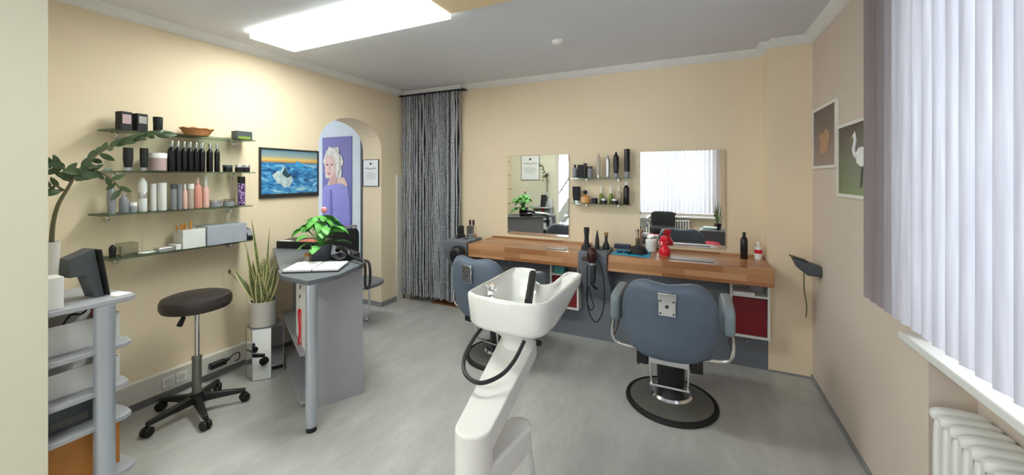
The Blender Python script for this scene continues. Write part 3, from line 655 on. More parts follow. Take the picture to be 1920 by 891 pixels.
# ---- poster in the side room
t = thing('poster', (-4.98, 3.95, 0.62), 'tall poster of a blond model in a lilac jersey beyond the arch', 'poster')
PW, PH = 0.60, 1.46; off = -0.008
bm = BM(); box(bm, 0, PW, off + 0.0002, -0.001, 0, PH); mk('sheet', bm, violet_m, t, flat=True)
def fl(name, pts, k, m): 
    bm = BM(); polyflat(bm, pts, off - 0.0014 * k, 'y'); mk(name, bm, m, t, flat=True)
fl('print_jersey', [(0.0, 0.0), (0.55, 0.0), (0.57, 0.3), (0.54, 0.62), (0.48, 0.74), (0.38, 0.80), (0.2, 0.78), (0.06, 0.70), (0.0, 0.66)], 0, jersey_m)
fl('print_shoulders', [(0.08, 0.71), (0.16, 0.86), (0.34, 0.90), (0.47, 0.86), (0.52, 0.76), (0.5, 0.71), (0.38, 0.75), (0.2, 0.74)], 1, skin_m)
fl('print_collar', [(0.0, 0.68), (0.05, 0.75), (0.2, 0.77), (0.38, 0.79), (0.52, 0.74), (0.55, 0.66), (0.40, 0.72), (0.2, 0.70), (0.04, 0.64)], 2, jersey_m)
fl('print_fold', [(0.16, 0.70), (0.19, 0.70), (0.21, 0.4), (0.19, 0.1), (0.15, 0.4)], 3, jerseyd_m)
hp = []
for i in range(44):
    a = 2 * math.pi * i / 44; rr = 1 + 0.09 * math.sin(7 * a) + 0.05 * math.sin(13 * a + 1); hp.append((0.235 + 0.19 * rr * math.cos(a), 1.06 + 0.26 * rr * math.sin(a)))
fl('print_hair', hp, 3, blond_m)
fl('print_neck', [(0.16, 0.76), (0.30, 0.78), (0.31, 0.95), (0.15, 0.92)], 4, skins_m)
fl('print_face', ell(0.17, 1.03, 0.105, 0.165, 28, 4), 5, skin_m)
fl('print_lips', ell(0.15, 0.93, 0.032, 0.013, 14), 6, lips_m)
for x in (0.115, 0.215): fl('print_eye', ell(x, 1.06, 0.024, 0.010, 12), 6, inkd_m); fl('print_brow', ell(x, 1.092, 0.032, 0.005, 10, 6), 6, skins_m)
fl('print_nose', [(0.158, 1.05), (0.172, 1.05), (0.176, 0.98), (0.15, 0.975)], 6, skins_m)
fl('print_fringe', [(0.05, 1.15), (0.10, 1.27), (0.24, 1.31), (0.36, 1.22), (0.38, 1.02), (0.32, 0.86), (0.285, 0.95), (0.29, 1.10), (0.22, 1.21), (0.12, 1.20), (0.075, 1.12)], 7, blond_m)
# ---- certificates
def certificate(loc, rz, W, Hh, label, fm):
    t = thing('certificate', loc, label, 'certificate', rz=rz)
    bm = BM(); g = 0.006
    for a in ((-W / 2, W / 2, 0, g), (-W / 2, W / 2, Hh - g, Hh), (-W / 2, -W / 2 + g, g, Hh - g), (W / 2 - g, W / 2, g, Hh - g)): box(bm, a[0], a[1], -0.014, -0.001, a[2], a[3])
    mk('frame', bm, fm, t, flat=True)
    boxo('sheet', -W / 2 + g, W / 2 - g, -0.010, -0.001, g, Hh - g, paper_m, t)
    bm = BM(); pts = [(-W * .36 + W * .72 * i / 40, -0.0115, Hh * .66 + Hh * .035 * math.sin(i * 0.55) * math.cos(i * .31)) for i in range(41)]; tube(bm, pts, W * .010, 6)
    mk('script_line', bm, inkd_m, t)
    bm = BM(); lathe(bm, [(0, 0), (W * .06, 0), (W * .06, .001), (0, .001)], 8, M=Matrix.Translation((0, -0.0105, Hh * .84)) @ Matrix.Rotation(R_(90), 4, 'X')); mk('emblem', bm, inkd_m, t)
    bm = BM()
    for k, wd in enumerate((.5, .7, .62, .7, .5, .6)): box(bm, -W * wd / 2, W * wd / 2, -0.0108, -0.0100, Hh * (.50 - .045 * k), Hh * (.50 - .045 * k) + Hh * .008)
    mk('text_lines', bm, ink_m, t, flat=True)
certificate((-3.415, yb, 1.39), 0, 0.245, 0.315, 'small framed certificate on the white jamb inside the arch', frame_m)
certificate((-2.86, YS1, 1.44), math.pi, 0.38, 0.48, 'framed certificate seen reflected in the narrower mirror', frame_m)
# ---- bird pictures on the right wall
def bird_pic(y1, z0, W, Hh, label, mprint):
    t = thing('framed_picture', (XR, y1, z0), label, 'picture', 'bird photographs'); g = 0.018
    t.rotation_euler = (0, 0, 0)
    bm = BM()
    for a in ((-W, 0, 0, g), (-W, 0, Hh - g, Hh), (-W, -W + g, g, Hh - g), (-g, 0, g, Hh - g)): box(bm, -0.018, -0.001, a[0], a[1], a[2], a[3])
    mk('frame', bm, wframe_m, t, flat=True); boxo('print', -0.012, -0.001, -W + g, -g, g, Hh - g, mprint, t)
    return t
def flx(t, name, pts, k, m):
    bm = BM(); polyflat(bm, pts, -0.0135 - 0.0012 * k, 'x'); mk(name, bm, m, t, flat=True)
t = bird_pic(3.46, 1.558, 0.51, 0.42, 'framed photograph of a rusty brown bird, nearer the room corner', dusk_m)
flx(t, 'print_bird', [(-.20, .10), (-.16, .14), (-.22, .22), (-.30, .26), (-.36, .24), (-.38, .20), (-.34, .12), (-.28, .09)], 0, rust_m)
flx(t, 'print_bird_head', ell(-.20, .21, .035, .03), 1, rust_m)
t = bird_pic(2.93, 1.385, 0.58, 0.42, 'framed photograph of a white bird in a marsh, partly behind the blind', marsh_m)
flx(t, 'print_bird_body', [(-.28, .24), (-.33, .27), (-.42, .27), (-.48, .22), (-.46, .17), (-.38, .16), (-.30, .19)], 0, bwhite_m)
bm = BM(); tube(bm, [(-0.0145, -.30, .22), (-0.0145, -.27, .26), (-0.0145, -.29, .31), (-0.0145, -.28, .34)], 0.009, 8, 5); lathe(bm, [(0, -.02), (.017, 0), (0, .02)], 12, c=(-0.0145, -.275, .345), sx=.15); mk('print_bird_neck', bm, bwhite_m, t)
flx(t, 'print_beak', [(-.262, .352), (-.262, .34), (-.20, .315)], 1, mat('print_beak', '#d8c27a'))
bm = BM(); cyl(bm, (-0.0145, -.40, .17), (-0.0145, -.42, .07), 0.004, 6); cyl(bm, (-0.0145, -.38, .17), (-0.0145, -.36, .06), 0.004, 6); mk('print_legs', bm, ink_m, t)

# ---- vertical blinds
def blind(name, loc, rz, L, z0, z1, pitch, sw, ang, label):
    """rail along local +x from 0 to L"""
    t = thing(name, loc, label, 'blind', 'vertical blinds', rz)
    bm = BM(); box(bm, -0.02, L + 0.02, -0.02, 0.02, z1, z1 + 0.035); mk('head_rail', bm, white_m, t, bevel=0.004)
    bm = BM(); n = int(L / pitch); r2 = random.Random(9)
    for i in range(n):
        x = pitch * (i + .5); a = R_(ang + r2.uniform(-3, 3)); c_, s_ = math.cos(a), math.sin(a)
        rows = []
        for zz in (z0, z1 * .5 + z0 * .5, z1):
            rows.append([(x + u * c_ - v * s_, u * s_ + v * c_, zz) for u, v in [(-sw / 2, 0), (-sw / 4, .004), (0, .0055), (sw / 4, .004), (sw / 2, 0)]])
        loft(bm, rows, closed=False, cap0=False, cap1=False)
    mk('slats', bm, bl_m, t)
    bm = BM(); tube(bm, [(L + 0.03, -0.03, z1), (L + 0.032, -0.03, z0 + 0.35), (L + 0.03, -0.03, z0 + 0.05), (L + 0.045, -0.03, z0 + 0.05), (L + 0.045, -0.03, z1)], 0.0018, 6); mk('bead_cord', bm, ink_m, t)
    return t
blind('vertical_blind', (0.715, 0.02, 0), math.pi / 2, 2.24, 0.955, 2.44, 0.07, 0.089, 24, 'pale vertical slat blind hanging in front of the window on the right')
blind('vertical_blind', (-1.35, YR + 0.09, 0), 0, 1.95, 0.70, 2.42, 0.085, 0.089, 38, 'pale vertical blind on the rear window, seen in the wide mirror')

# ---- radiators
def radiator(loc, rz, n, H, label):
    t = thing('radiator', loc, label, 'radiator', 'column radiators', rz)
    for i in range(n):
        bm = BM(); x = 0.055 * i
        for y in (-0.05, 0, 0.05): pillow(bm, (x, y, H / 2), 0.036, 0.036, H - 0.04, 0.5, 1.0, 10, 8)
        pillow(bm, (x, 0, H - 0.025), 0.05, 0.155, 0.05, 0.6, 0.8, 14, 8); pillow(bm, (x, 0, 0.025), 0.05, 0.155, 0.05, 0.6, 0.8, 14, 8)
        mk('column', bm, white_m, t)
    bm = BM(); cyl(bm, (0, 0.0, H - .025), (0.055 * (n - 1), 0, H - .025), .012, 8); cyl(bm, (0, 0.0, .025), (0.055 * (n - 1), 0, .025), .012, 8)
    box(bm, 0.1, 0.13, -0.02, 0.02, -0.10, 0.01); box(bm, 0.055 * (n - 2), 0.055 * (n - 2) + .03, -0.02, 0.02, -0.10, 0.01); mk('manifold', bm, white_m, t)
radiator((0.84, 0.62, 0.10), math.pi / 2, 24, 0.58, 'white column radiator under the window on the right')
radiator((-1.15, YR + 0.10, 0.10), 0, 20, 0.44, 'white column radiator under the rear window, seen in the wide mirror')

# ---- desk (rotated)
DA = math.atan2(0.465, -0.885)
t = thing('reception_desk', (-2.1, 1.7, 0), 'grey reception desk with faceted top and a round silver leg', 'desk')
top = [(-2.45, 1.62), (-2.42, 1.585), (-2.27, 1.515), (-2.03, 1.505), (-1.985, 1.69), (-2.085, 1.985), (-2.19, 2.06), (-3.00, 2.46), (-3.22, 2.38), (-3.22, 2.07)]
o_ = (-2.1, 1.7); bm = BM(); prism(bm, [(x - o_[0], y - o_[1]) for x, y in top], 0.868, 0.898); mk('desktop', bm, desktop_m, t, bevel=0.004)
ux, uy = math.cos(DA), math.sin(DA)        # along the desk, towards the wall
px_, py_ = uy, -ux                          # across (towards customers' side)
def dq(p, a, b_): return (p[0] + ux * a + px_ * b_ - o_[0], p[1] + uy * a + py_ * b_ - o_[1])
e0 = (-2.215, 1.70); acr = math.hypot(0.136, 0.257)
def slab(name, a0, a1, b0, b1, z0, z1, m): 
    bm = BM(); prism(bm, [dq(e0, a0, b0), dq(e0, a1, b0), dq(e0, a1, b1), dq(e0, a0, b1)], z0, z1); return mk(name, bm, m, t, bevel=0.002)
slab('end_panel', 0, 0.022, 0, 0.30, 0, 0.868, desk_m)
slab('front_panel', 0.022, 1.02, 0.28, 0.30, 0, 0.868, desk_m)
slab('far_panel', 1.0, 1.02, 0, 0.28, 0, 0.868, desk_m)
slab('inner_shelf', 0.022, 1.0, -0.085, 0.28, 0.35, 0.37, desk_m)
slab('bottom_board', 0.022, 1.0, -0.085, 0.28, 0.04, 0.06, desk_m)
slab('divider', 0.62, 0.635, 0.0, 0.28, 0.37, 0.868, deskdark_m)
bm = BM(); c0 = (-2.045 - o_[0], 1.545 - o_[1]); lathe(bm, [(0, 0.03), (0.033, 0.03), (0.033, 0.868), (0, 0.868)], 28, c=(c0[0], c0[1], 0)); leg = mk('leg', bm, alu_m, t)
bm = BM(); lathe(bm, [(0, 0), (0.03, 0), (0.026, 0.03), (0, 0.03)], 24, c=(c0[0], c0[1], 0)); mk('foot', bm, black_m, leg)
# on/in the desk
DZ = 0.8985
t = thing('paper_carrier', (-2.406, 1.789, 0.371), 'white paper carrier with dark marks on the desk shelf', 'paper bag', rz=DA)
bm = BM(); box(bm, -0.185, 0.19, -0.055, 0.045, 0, 0.44); mk('bag', bm, paper_m, t, bevel=0.003)
bm = BM()
for a, h_ in ((-0.02, .40), (0.10, .42), (0.0, .33)): polyflat(bm, [(a, h_), (a + .05, h_ - .03), (a + .045, h_ - .045), (a - .012, h_ - .012)], 0.0465, 'y')
mk('dark_mark', bm, inkd_m, t, flat=True)
t = thing('lanyard', (-2.400, 1.718, 0.371), 'red lanyard hanging in front of the paper carrier in the desk', 'lanyard')
bm = BM(); tube(bm, [(0, 0, 0.002), (0.01, 0.0, 0.1), (0.0, 0.0, 0.22), (0.005, 0.005, 0.235), (0.012, 0.01, 0.2), (0.02, 0.01, 0.08), (0.018, 0.01, 0.004)], 0.006, 8, 5); mk('strap', bm, redp_m, t)
t = thing('ring_binder', (-2.235, 1.735, DZ), 'open white appointment book lying on the front of the desktop', 'book', rz=R_(33))
bm = BM(); prism(bm, rrect(-0.175, 0.165, -0.115, 0.12, 0.006), 0, 0.006); mk('cover', bm, frame_m, t)
bm = BM(); prism(bm, rrect(-0.17, -0.004, -0.11, 0.115, 0.004), 0.006, 0.022); prism(bm, rrect(0.004, 0.16, -0.11, 0.115, 0.004), 0.006, 0.02); mk('pages', bm, paper_m, t, bevel=0.003)
bm = BM()
for k in range(4): box(bm, -0.13 + .085 * k, -0.127 + .085 * k, -0.09, -0.075, 0.0222, 0.0228)
mk('printed_marks', bm, ink_m, t, flat=True)
t = thing('cash_box', (-3.02, 2.215, DZ), 'flat black cash drawer with red and white stickers on the desk', 'cash drawer', rz=R_(14))
bm = BM(); box(bm, -0.19, 0.19, -0.10, 0.12, 0, 0.062); mk('case', bm, black_m, t, bevel=0.006)
bm = BM(); box(bm, -0.18, -0.06, -0.09, -0.05, 0.062, 0.0632); mk('white_sticker', bm, paper_m, t); bm = BM(); box(bm, 0.0, 0.2, -0.08, 0.04, 0.062, 0.0635); mk('red_sticker', bm, mat('rust_sticker', '#c8705c'), t)
t = thing('desk_phone', (-2.33, 2.02, DZ), 'black desk telephone with coiled cord behind the potted plant', 'telephone', rz=R_(-20))
bm = BM(); prof = [(-0.08, 0), (0.09, 0), (0.09, 0.05), (-0.08, 0.02)]; loft(bm, [[(-0.09, y, z_) for y, z_ in prof], [(0.09, y, z_) for y, z_ in prof]]); mk('base', bm, black_m, t, bevel=0.008)
bm = BM(); tube(bm, [(-0.11, 0.0, 0.045), (-0.09, 0.0, 0.066), (-0.03, 0, 0.075), (0.04, 0, 0.072), (0.10, 0, 0.058), (0.12, 0, 0.04)], 0.018, 10, 4); mk('handset', bm, black_m, t)
bm = BM(); tube(bm, [(0.12, 0.0, 0.04), (0.22, 0.01, 0.03), (0.315, 0.02, 0.02), (0.33, 0.02, -0.04), (0.33, 0.02, -0.13), (0.32, 0.04, -0.16), (0.315, 0.06, -0.12), (0.30, 0.06, 0.005), (0.20, 0.05, 0.014), (0.09, 0.05, 0.02)], 0.009, 8, 6); mk('coiled_cord', bm, black_m, t)
for k, (x, y, lab, m) in enumerate([(-2.50, 1.86, 'small glass jar with wooden lid left of the potted plant on the desk', clearish_m), (-2.44, 1.80, 'small white dish in front of the potted plant on the desk', bwhite_m)]):
    t = prod('jar', ['glass_jar', 'small_dish'][k], lab, ['jar', 'dish'][k], x, y, DZ, [0.02, 0.022][k], [0.055, 0.015][k], m, [card_m, white_m][k])
# potted plant with pink flower
t = thing('potted_plant', (-2.43, 1.915, DZ), 'bright green potted plant with one pink flower on the desk', 'potted plant')
bm = BM(); lathe(bm, [(0, 0), (0.058, 0), (0.072, 0.11), (0.074, 0.12), (0.066, 0.12), (0.064, 0.10), (0, 0.10)], 28); mk('pot', bm, pota_m, t)
bm = BM(); bs = BM(); r3 = random.Random(3)
def heart(t): return (min(1, t * 5) ** .5) * (1 - t) ** 0.6 * 1.15 + .02
for i in range(72):
    a = r3.uniform(0, 2 * math.pi); rr = r3.uniform(0.02, 0.125) ; h_ = 0.165 + 0.16 * (1 - rr / 0.19) + r3.uniform(-.03, .03)
    if i % 9 == 0: rr = r3.uniform(.1, .16); h_ = r3.uniform(0.10, 0.14)
    p = Vector((rr * math.cos(a), rr * math.sin(a), h_)); q = p + Vector((0.075 * math.cos(a), 0.075 * math.sin(a), -0.02 - r3.uniform(0, .05)))
    blade(bm, p, q, 0.066, (r3.uniform(-.4, .4), r3.uniform(-.4, .4), 1), 0.12, 6, heart, fold=-0.12)
    tube(bs, [(0.01 * math.cos(a), 0.01 * math.sin(a), 0.10), tuple(p * 0.55 + Vector((0, 0, .06))), tuple(p)], 0.0018, 5, 3)
mk('leaves', bm, leaff_m, t); mk('stems', bs, leaff_m, t)
bm = BM(); pillow(bm, (0.03, 0.0, 0.365), 0.038, 0.038, 0.045, 0.9); mk('flower', bm, pink_m, t); bm = BM(); tube(bm, [(0, 0, .1), (.02, 0, .25), (.03, 0, .35)], .002, 5, 3); mk('flower_stalk', bm, leaff_m, t)

# ---- snake plant on mirrored pedestal
t = thing('mirrored_pedestal', (-2.962, 1.845, 0), 'faceted mirror-clad plant pedestal beside the desk', 'pedestal')
hx = [(0.122 * math.cos(R_(a)), 0.122 * math.sin(R_(a))) for a in (-73.6, -13.6, 46.4, 106.4, 166.4, 226.4)]
bm = BM(); prism(bm, hx, 0.004, 0.375); mk('mirror_cladding', bm, mir_m, t, flat=True)
bm = BM(); prism(bm, [(x * 1.01, y * 1.01) for x, y in hx], 0, 0.004)
for x, y in hx: cyl(bm, (x * 1.002, y * 1.002, 0.004), (x * 1.002, y * 1.002, 0.374), 0.0022, 6)
prism(bm, [(x * 1.01, y * 1.01) for x, y in hx], 0.375, 0.379); mk('edge_trim', bm, bgrey_m, t)
t = thing('snake_plant', (-2.962, 1.832, 0.380), 'variegated snake plant in a white cylinder pot on the mirrored pedestal', 'potted plant')
bm = BM(); lathe(bm, [(0, 0), (0.082, 0), (0.088, 0.004), (0.085, 0.012), (0.092, 0.18), (0.092, 0.185), (0.084, 0.185), (0.082, 0.16), (0, 0.16)], 36); mk('pot', bm, potw_m, t)
bm = BM(); lathe(bm, [(0, 0.16), (0.08, 0.16), (0.04, 0.168), (0, 0.17)], 20); mk('soil', bm, soil_m, t)
def snake(t): return (0.55 + 0.9 * t * (1 - t) * 1.6) * (1 - t ** 3.5) + .015
bm = BM(); r4 = random.Random(12)
def sl(ax, ay, lean, az, L, wd): 
    d_ = Vector((math.sin(lean) * math.cos(az), math.sin(lean) * math.sin(az), math.cos(lean)))
    b0 = Vector((ax, ay, 0.155)); blade(bm, b0, b0 + d_ * L, wd, (.85 + r4.uniform(-.35, .35), -.53 + r4.uniform(-.35, .35), .15), r4.uniform(-.05, .08), 9, snake, mi=0, edge=1, fold=.2)
cam_az = math.atan2(-.61, .79)
for i in range(26):
    sl(r4.uniform(-.05, .05), r4.uniform(-.05, .05), r4.uniform(0.03, .30), r4.uniform(0, 6.28), r4.uniform(0.20, 0.36), r4.uniform(0.042, 0.058))
left = math.atan2(-s_ if False else -0.428, -0.904)   # image-left direction in the room
rgt = math.atan2(0.428, 0.904)
sl(-0.03, -0.02, 0.62, left, 0.34, 0.05); sl(-0.03, 0, 0.26, left, 0.56, 0.012); sl(0, 0, 0.12, left + .3, 0.66, 0.034); sl(0.02, 0, 0.06, rgt, 0.60, 0.02); sl(-.02, 0, .28, left, .42, .045); sl(.03, 0, .22, rgt, .36, .045); sl(.03, 0, .32, rgt, .30, .045)
mk('leaves', bm, [leafs_m, leafy_m], t)
bm = BM(); pillow(bm, (0, 0, 0), 0.03, 0.012, 0.034, 0.9); 
o = mk('dry_leaf', bm, stemz_m, t); o.location = (-0.235, -0.11, 0.40)
bm = BM(); tube(bm, [(-0.03, -0.01, 0.16), (-0.15, -0.07, 0.30), (-0.235, -0.11, 0.39)], .0015, 5, 4); mk('thin_stalk', bm, stemz_m, t)

# ---- stool
t = thing('rolling_stool', (-2.86, 1.35, 0), 'rolling stool with round black seat and silver post by the left wall', 'stool')
bm = BM(); lathe(bm, [(0, 0.665), (0.155, 0.665), (0.175, 0.672), (0.184, 0.69), (0.184, 0.722), (0.176, 0.742), (0.15, 0.752), (0, 0.756)], 48); mk('seat', bm, vinylblk_m, t)
bm = BM(); lathe(bm, [(0, 0.645), (0.07, 0.645), (0.07, 0.665), (0, 0.665)], 24); cyl(bm, (0, 0, 0.3), (0, 0, 0.65), 0.014); mk('post', bm, chrome_m, t)
bm = BM(); cyl(bm, (0, 0, 0.12), (0, 0, 0.345), 0.025, 24); lathe(bm, [(0, .345), (.027, .345), (.027, .36), (.016, .365), (0, .365)], 24); mk('post_sleeve', bm, brushed_m, t)
bm = BM(); tube(bm, [(-0.02, 0, 0.648), (-0.06, -0.02, 0.635), (-0.09, -0.03, 0.60)], 0.004, 6, 4); tube(bm, [(-0.09, -0.03, 0.60), (-0.115, -0.04, 0.55)], 0.013, 10, taper=1.3); mk('lever', bm, black_m, t)
bm = BM(); lathe(bm, [(0, .07), (.04, .07), (.045, .09), (.036, .13), (0, .13)], 20); mk('hub', bm, black_m, t)
for k in range(5):
    a = R_(-88 + 72 * k); c_, s_ = math.cos(a), math.sin(a)
    bm = BM(); loft(bm, [[(c_ * r_ - s_ * w_, s_ * r_ + c_ * w_, z_) for w_, z_ in ((-wd, zb), (wd, zb), (wd * .7, zt), (-wd * .7, zt))] for r_, wd, zb, zt in ((0.02, .026, .07, .118), (0.14, .021, .068, .102), (0.255, .016, .062, .085))]); lg = mk('leg', bm, black_m, t, bevel=0.005)
    bm = BM(); cx_, cy_ = c_ * .25, s_ * .25
    for sgn in (-1, 1):
        M = Matrix.Translation((cx_ + sgn * .013 * math.cos(a + 1.9), cy_ + sgn * .013 * math.sin(a + 1.9), 0.0285)) @ Matrix.Rotation(a + 1.9, 4, 'Z') @ Matrix.Rotation(R_(90), 4, 'Y')
        lathe(bm, [(0, -.010), (.024, -.010), (.028, -.005), (.028, .005), (.024, .010), (0, .010)], 20, M=M)
    cyl(bm, (cx_, cy_, .03), (cx_, cy_, .07), .006); mk('caster', bm, rubber_m, lg)

# ---- display shelf unit at the left edge
UX0, UX1, UY0, UY1 = -2.80, -2.38, 0.605, 0.885
t = thing('shelf_unit', (-2.59, 0.72, 0), 'grey shelf unit with a silver oval column at the left edge', 'shelf unit')
def board(z1_, y1, th=0.022):
    bm = BM(); pts = [(UX0, UY0), (UX1, UY0), (UX1, y1 - .03), (UX1 - .02, y1), (UX1 - .08, y1 + .005), (UX0 + .03, y1 - .05), (UX0, y1 - .07)]
    prism(bm, [(x + 2.59, y - .72) for x, y in pts], z1_ - th, z1_); mk('shelf_board', bm, desk_m, t, bevel=0.003)
ZB = [0.945, 0.735, 0.55, 0.40, 0.15]
for zb, y1 in zip(ZB, (0.885, 0.87, 0.86, 0.87, 0.885)): board(zb, y1)
for z0, z1 in zip([0.0] + ZB[::-1][:-1], [z_ - .022 for z_ in ZB[::-1]]):
    pass
bm = BM(); lathe(bm, [(0, 0), (0.036, 0), (0.036, 0.923), (0, 0.923)], 32, c=(-2.393 + 2.59, 0.775 - .72, 0), sx=0.95)
mk('column', bm, alu_m, t)
bm = BM(); lathe(bm, [(0, 0), (0.03, 0), (0.03, 0.923), (0, 0.923)], 24, c=(-2.76 + 2.59, 0.64 - .72, 0)); mk('column', bm, alu_m, t)
UZ = [z_ + .0008 for z_ in ZB]
def openbox(name, x0, x1, y0, y1, z0, h, m, label, cat='box', wt=0.004, group=None):
    t = thing(name, ((x0 + x1) / 2, (y0 + y1) / 2, z0), label, cat, group); a, b_ = (x1 - x0) / 2, (y1 - y0) / 2
    bm = BM(); box(bm, -a, a, -b_, b_, 0, wt); box(bm, -a, a, -b_, -b_ + wt, wt, h); box(bm, -a, a, b_ - wt, b_, wt, h); box(bm, -a, -a + wt, -b_ + wt, b_ - wt, wt, h); box(bm, a - wt, a, -b_ + wt, b_ - wt, wt, h)
    mk('box_walls', bm, m, t, flat=True); return t
openbox('storage_box', -2.715, -2.462, 0.61, 0.85, UZ[1], 0.125, white_m, 'open white box on the second board of the grey shelf unit', group='open boxes in the shelf unit')
openbox('storage_box', -2.715, -2.462, 0.61, 0.85, UZ[2], 0.105, white_m, 'open white box on the third board of the grey shelf unit', group='open boxes in the shelf unit')
carton('dark_box', 'dark grey box on the fourth board of the grey shelf unit', 'box', -2.60, 0.69, UZ[3], 0.26, 0.15, 0.10, darkcab_m, ink_m)
openbox('cardboard_box', -2.715, -2.462, 0.61, 0.85, UZ[4], 0.20, card_m, 'brown cardboard box at the bottom of the grey shelf unit', group='open boxes in the shelf unit')
bm = BM(); tube(bm, [(-2.5, 0.65, UZ[1] + .006), (-2.49, .67, UZ[1] + .1), (-2.5, .70, UZ[1] + .15), (-2.52, .74, UZ[1] + .14), (-2.5, .76, UZ[1] + .17)], 0.004, 6, 6); o = mk('cable', bm, black_m); tag(o, 'dark cable curling out of the upper white box', 'cable')
bm = BM(); prism(bm, rrect(-.02, .02, -.006, .006, .004), 0, 0.17); o = mk('red_comb', bm, redp_m); o.location = (-2.53, .785, UZ[1] + .0045); tag(o, 'red item standing in the upper white box of the shelf unit', 'comb')
carton('white_carton', 'closed white carton on top of the grey shelf unit', 'box', -2.50, 0.628, ZB[0] + .0008, 0.20, 0.045, 0.135, white_m)
bpy.data.objects['white_carton'].location.y = 0.632
t = thing('card_display', (-2.52, 0.745, ZB[0] + .0008), 'black wedge-shaped picture holder standing on the shelf unit', 'display stand', rz=R_(8))
bm = BM(); prof = [(-0.07, .12), (0.0, .21), (0.045, .205), (0.012, 0.01), (-.012, .005), (-.02, .12)]
loft(bm, [[(-0.04, y, z_) for y, z_ in ((-.06, .11), (-.06, .19), (.02, .225), (.055, 0), (.025, 0), (-.005, .11))], [(0.04, y, z_) for y, z_ in ((-.06, .11), (-.06, .19), (.02, .225), (.055, 0), (.025, 0), (-.005, .11))]])
bmesh.ops.triangulate(bm, faces=[f for f in bm.faces if len(f.verts) > 4]); mk('holder', bm, darkcab_m, t)
bm = BM(); box(bm, -.046, .06, 0.005, .010, 0, .22, M=Matrix.Translation((0, .058, 0.001)) @ Matrix.Rotation(R_(8), 4, 'X')); mk('plate', bm, frame_m, t)
bm = BM(); prism(bm, rrect(-.05, .05, -.03, .03, .004), 0, 0.0015); o = mk('business_cards', bm, paper_m); o.location = (-2.46, 0.85 - .012, ZB[0] + .0008); o.rotation_euler = (0, 0, .2); o.location.x = -2.47; o.location.y = .845; tag(o, 'loose white cards lying on the shelf unit top', 'cards')
# ---- tall leaning plant on the carton
t = thing('tall_plant', (-2.50, 0.645, 1.081), 'tall dark green leaning plant in a pale pot on the white carton', 'potted plant')
bm = BM(); lathe(bm, [(0, 0), (0.018, 0), (0.02, .005), (0.027, 0.13), (0.028, 0.14), (0.024, .14), (.023, .125), (0, .125)], 24); mk('pot', bm, potw_m, t)
Z = 1.081
def W(y, z, x=-2.5): return (x + 2.5, y - .645, z - Z)
trunk = [W(.645, 1.205), W(.650, 1.30, -2.50), W(.662, 1.38, -2.49), W(.69, 1.45, -2.49), W(.72, 1.52, -2.5)]
bm = BM(); tube(bm, trunk, 0.0085, 10, 5, taper=0.6); mk('stem', bm, stemz_m, t)
br_ = {'upper': [W(.72, 1.52), W(.78, 1.60), (.0, .845 - .645, 1.655 - Z), (.0, .93 - .645, 1.70 - Z), (0, 1.02 - .645, 1.725 - Z)],
       'droop': [W(.71, 1.51), W(.75, 1.535), W(.80, 1.52), W(.845, 1.475), W(.87, 1.43)],
       'side': [W(.70, 1.48), W(.68, 1.54), W(.655, 1.56), W(.63, 1.555)],
       'low': [W(.68, 1.44), W(.66, 1.46), W(.64, 1.455)]}
bs = BM(); bm = BM(); r5 = random.Random(8)
def oval(t): return math.sin(math.pi * min(1, max(0, t)) ** .85) ** .75 + .03
for key, pts in br_.items():
    tube(bs, pts, 0.006, 8, 5, taper=0.4)
    V = [Vector(p) for p in pts]; n_ = {'upper': 22, 'droop': 11, 'side': 7, 'low': 4}[key]
    for i in range(n_):
        f_ = (i + .5) / n_ * (len(V) - 1); k = int(f_); p = V[k].lerp(V[k + 1], f_ - k); tg = (V[k + 1] - V[k]).normalized()
        sd = 1 if i % 2 else -1; up_ = Vector((0, 0, 1)) if abs(tg.z) < .8 else Vector((0, 1, 0))
        d_ = (tg * .75 + (up_ if key != 'upper' or i < 8 else up_ * .35) * sd * .8 + Vector((r5.uniform(-.7, .7), 0, 0))).normalized()
        L = r5.uniform(.05, .07)
        blade(bm, p, p + d_ * L, L * .38, (.9, -.3, r5.uniform(-.3, .3)), .06, 6, oval, fold=-.1)
V = Vector(br_['upper'][-1]); blade(bm, V, V + Vector((0, .07, .0)), .03, (.9, -.3, .2), .05, 6, oval)
for i in range(7):
    p = Vector(W(.70 + r5.uniform(-.02, .04), 1.50 + r5.uniform(-.02, .04))); a = r5.uniform(-.4, 3.4); blade(bm, p, p + Vector((r5.uniform(-.03, .04), .07 * math.cos(a), .05 * math.sin(a))), .034, (.9, -.3, .1), .05, 6, oval)
mk('branches', bs, stemz_m, t); mk('leaves', bm, leafz_m, t)

# ---- cantilever chairs behind the desk
def visitor_chair(loc, rz, label, seatm):
    t = thing('visitor_chair', loc, label, 'chair', 'chairs behind the desk', rz)     # faces local +y
    bm = BM(); pillow(bm, (0, 0.0, 0.455), 0.46, 0.46, 0.05, .5, .85); mk('seat', bm, seatm, t)
    bm = BM(); pillow(bm, (0, -0.22, 0.80), 0.42, 0.035, 0.34, .35); mk('backrest', bm, blackm_m, t)
    for s in (-1, 1):
        bm = BM(); x = s * .2; tube(bm, [(x, -.245, .985), (x, -.25, .70), (x, -.21, .47), (x, -.15, .42), (x, -.10, .42), (x, -.06, .36), (x, -.06, .05), (x, -.10, .014), (x, -.24, .014)], .0115, 10, 5); mk('side_frame', bm, chrome_m, t)
    for a, b_, c_ in ((-.24, .014, 'rear_cross_tube'), (-.246, .985, 'top_rail')):
        bm = BM(); cyl(bm, (-.2, a, b_), (.2, a, b_), .0115, 10); mk(c_, bm, chrome_m, t)
visitor_chair((-2.99, 2.77, 0), R_(-90), 'grey-seated chrome chair behind the desk, in front of the arch', desktop_m)
visitor_chair((-3.85, 2.95, 0), R_(-90), 'black chrome-framed chair standing inside the arch opening', blackm_m)

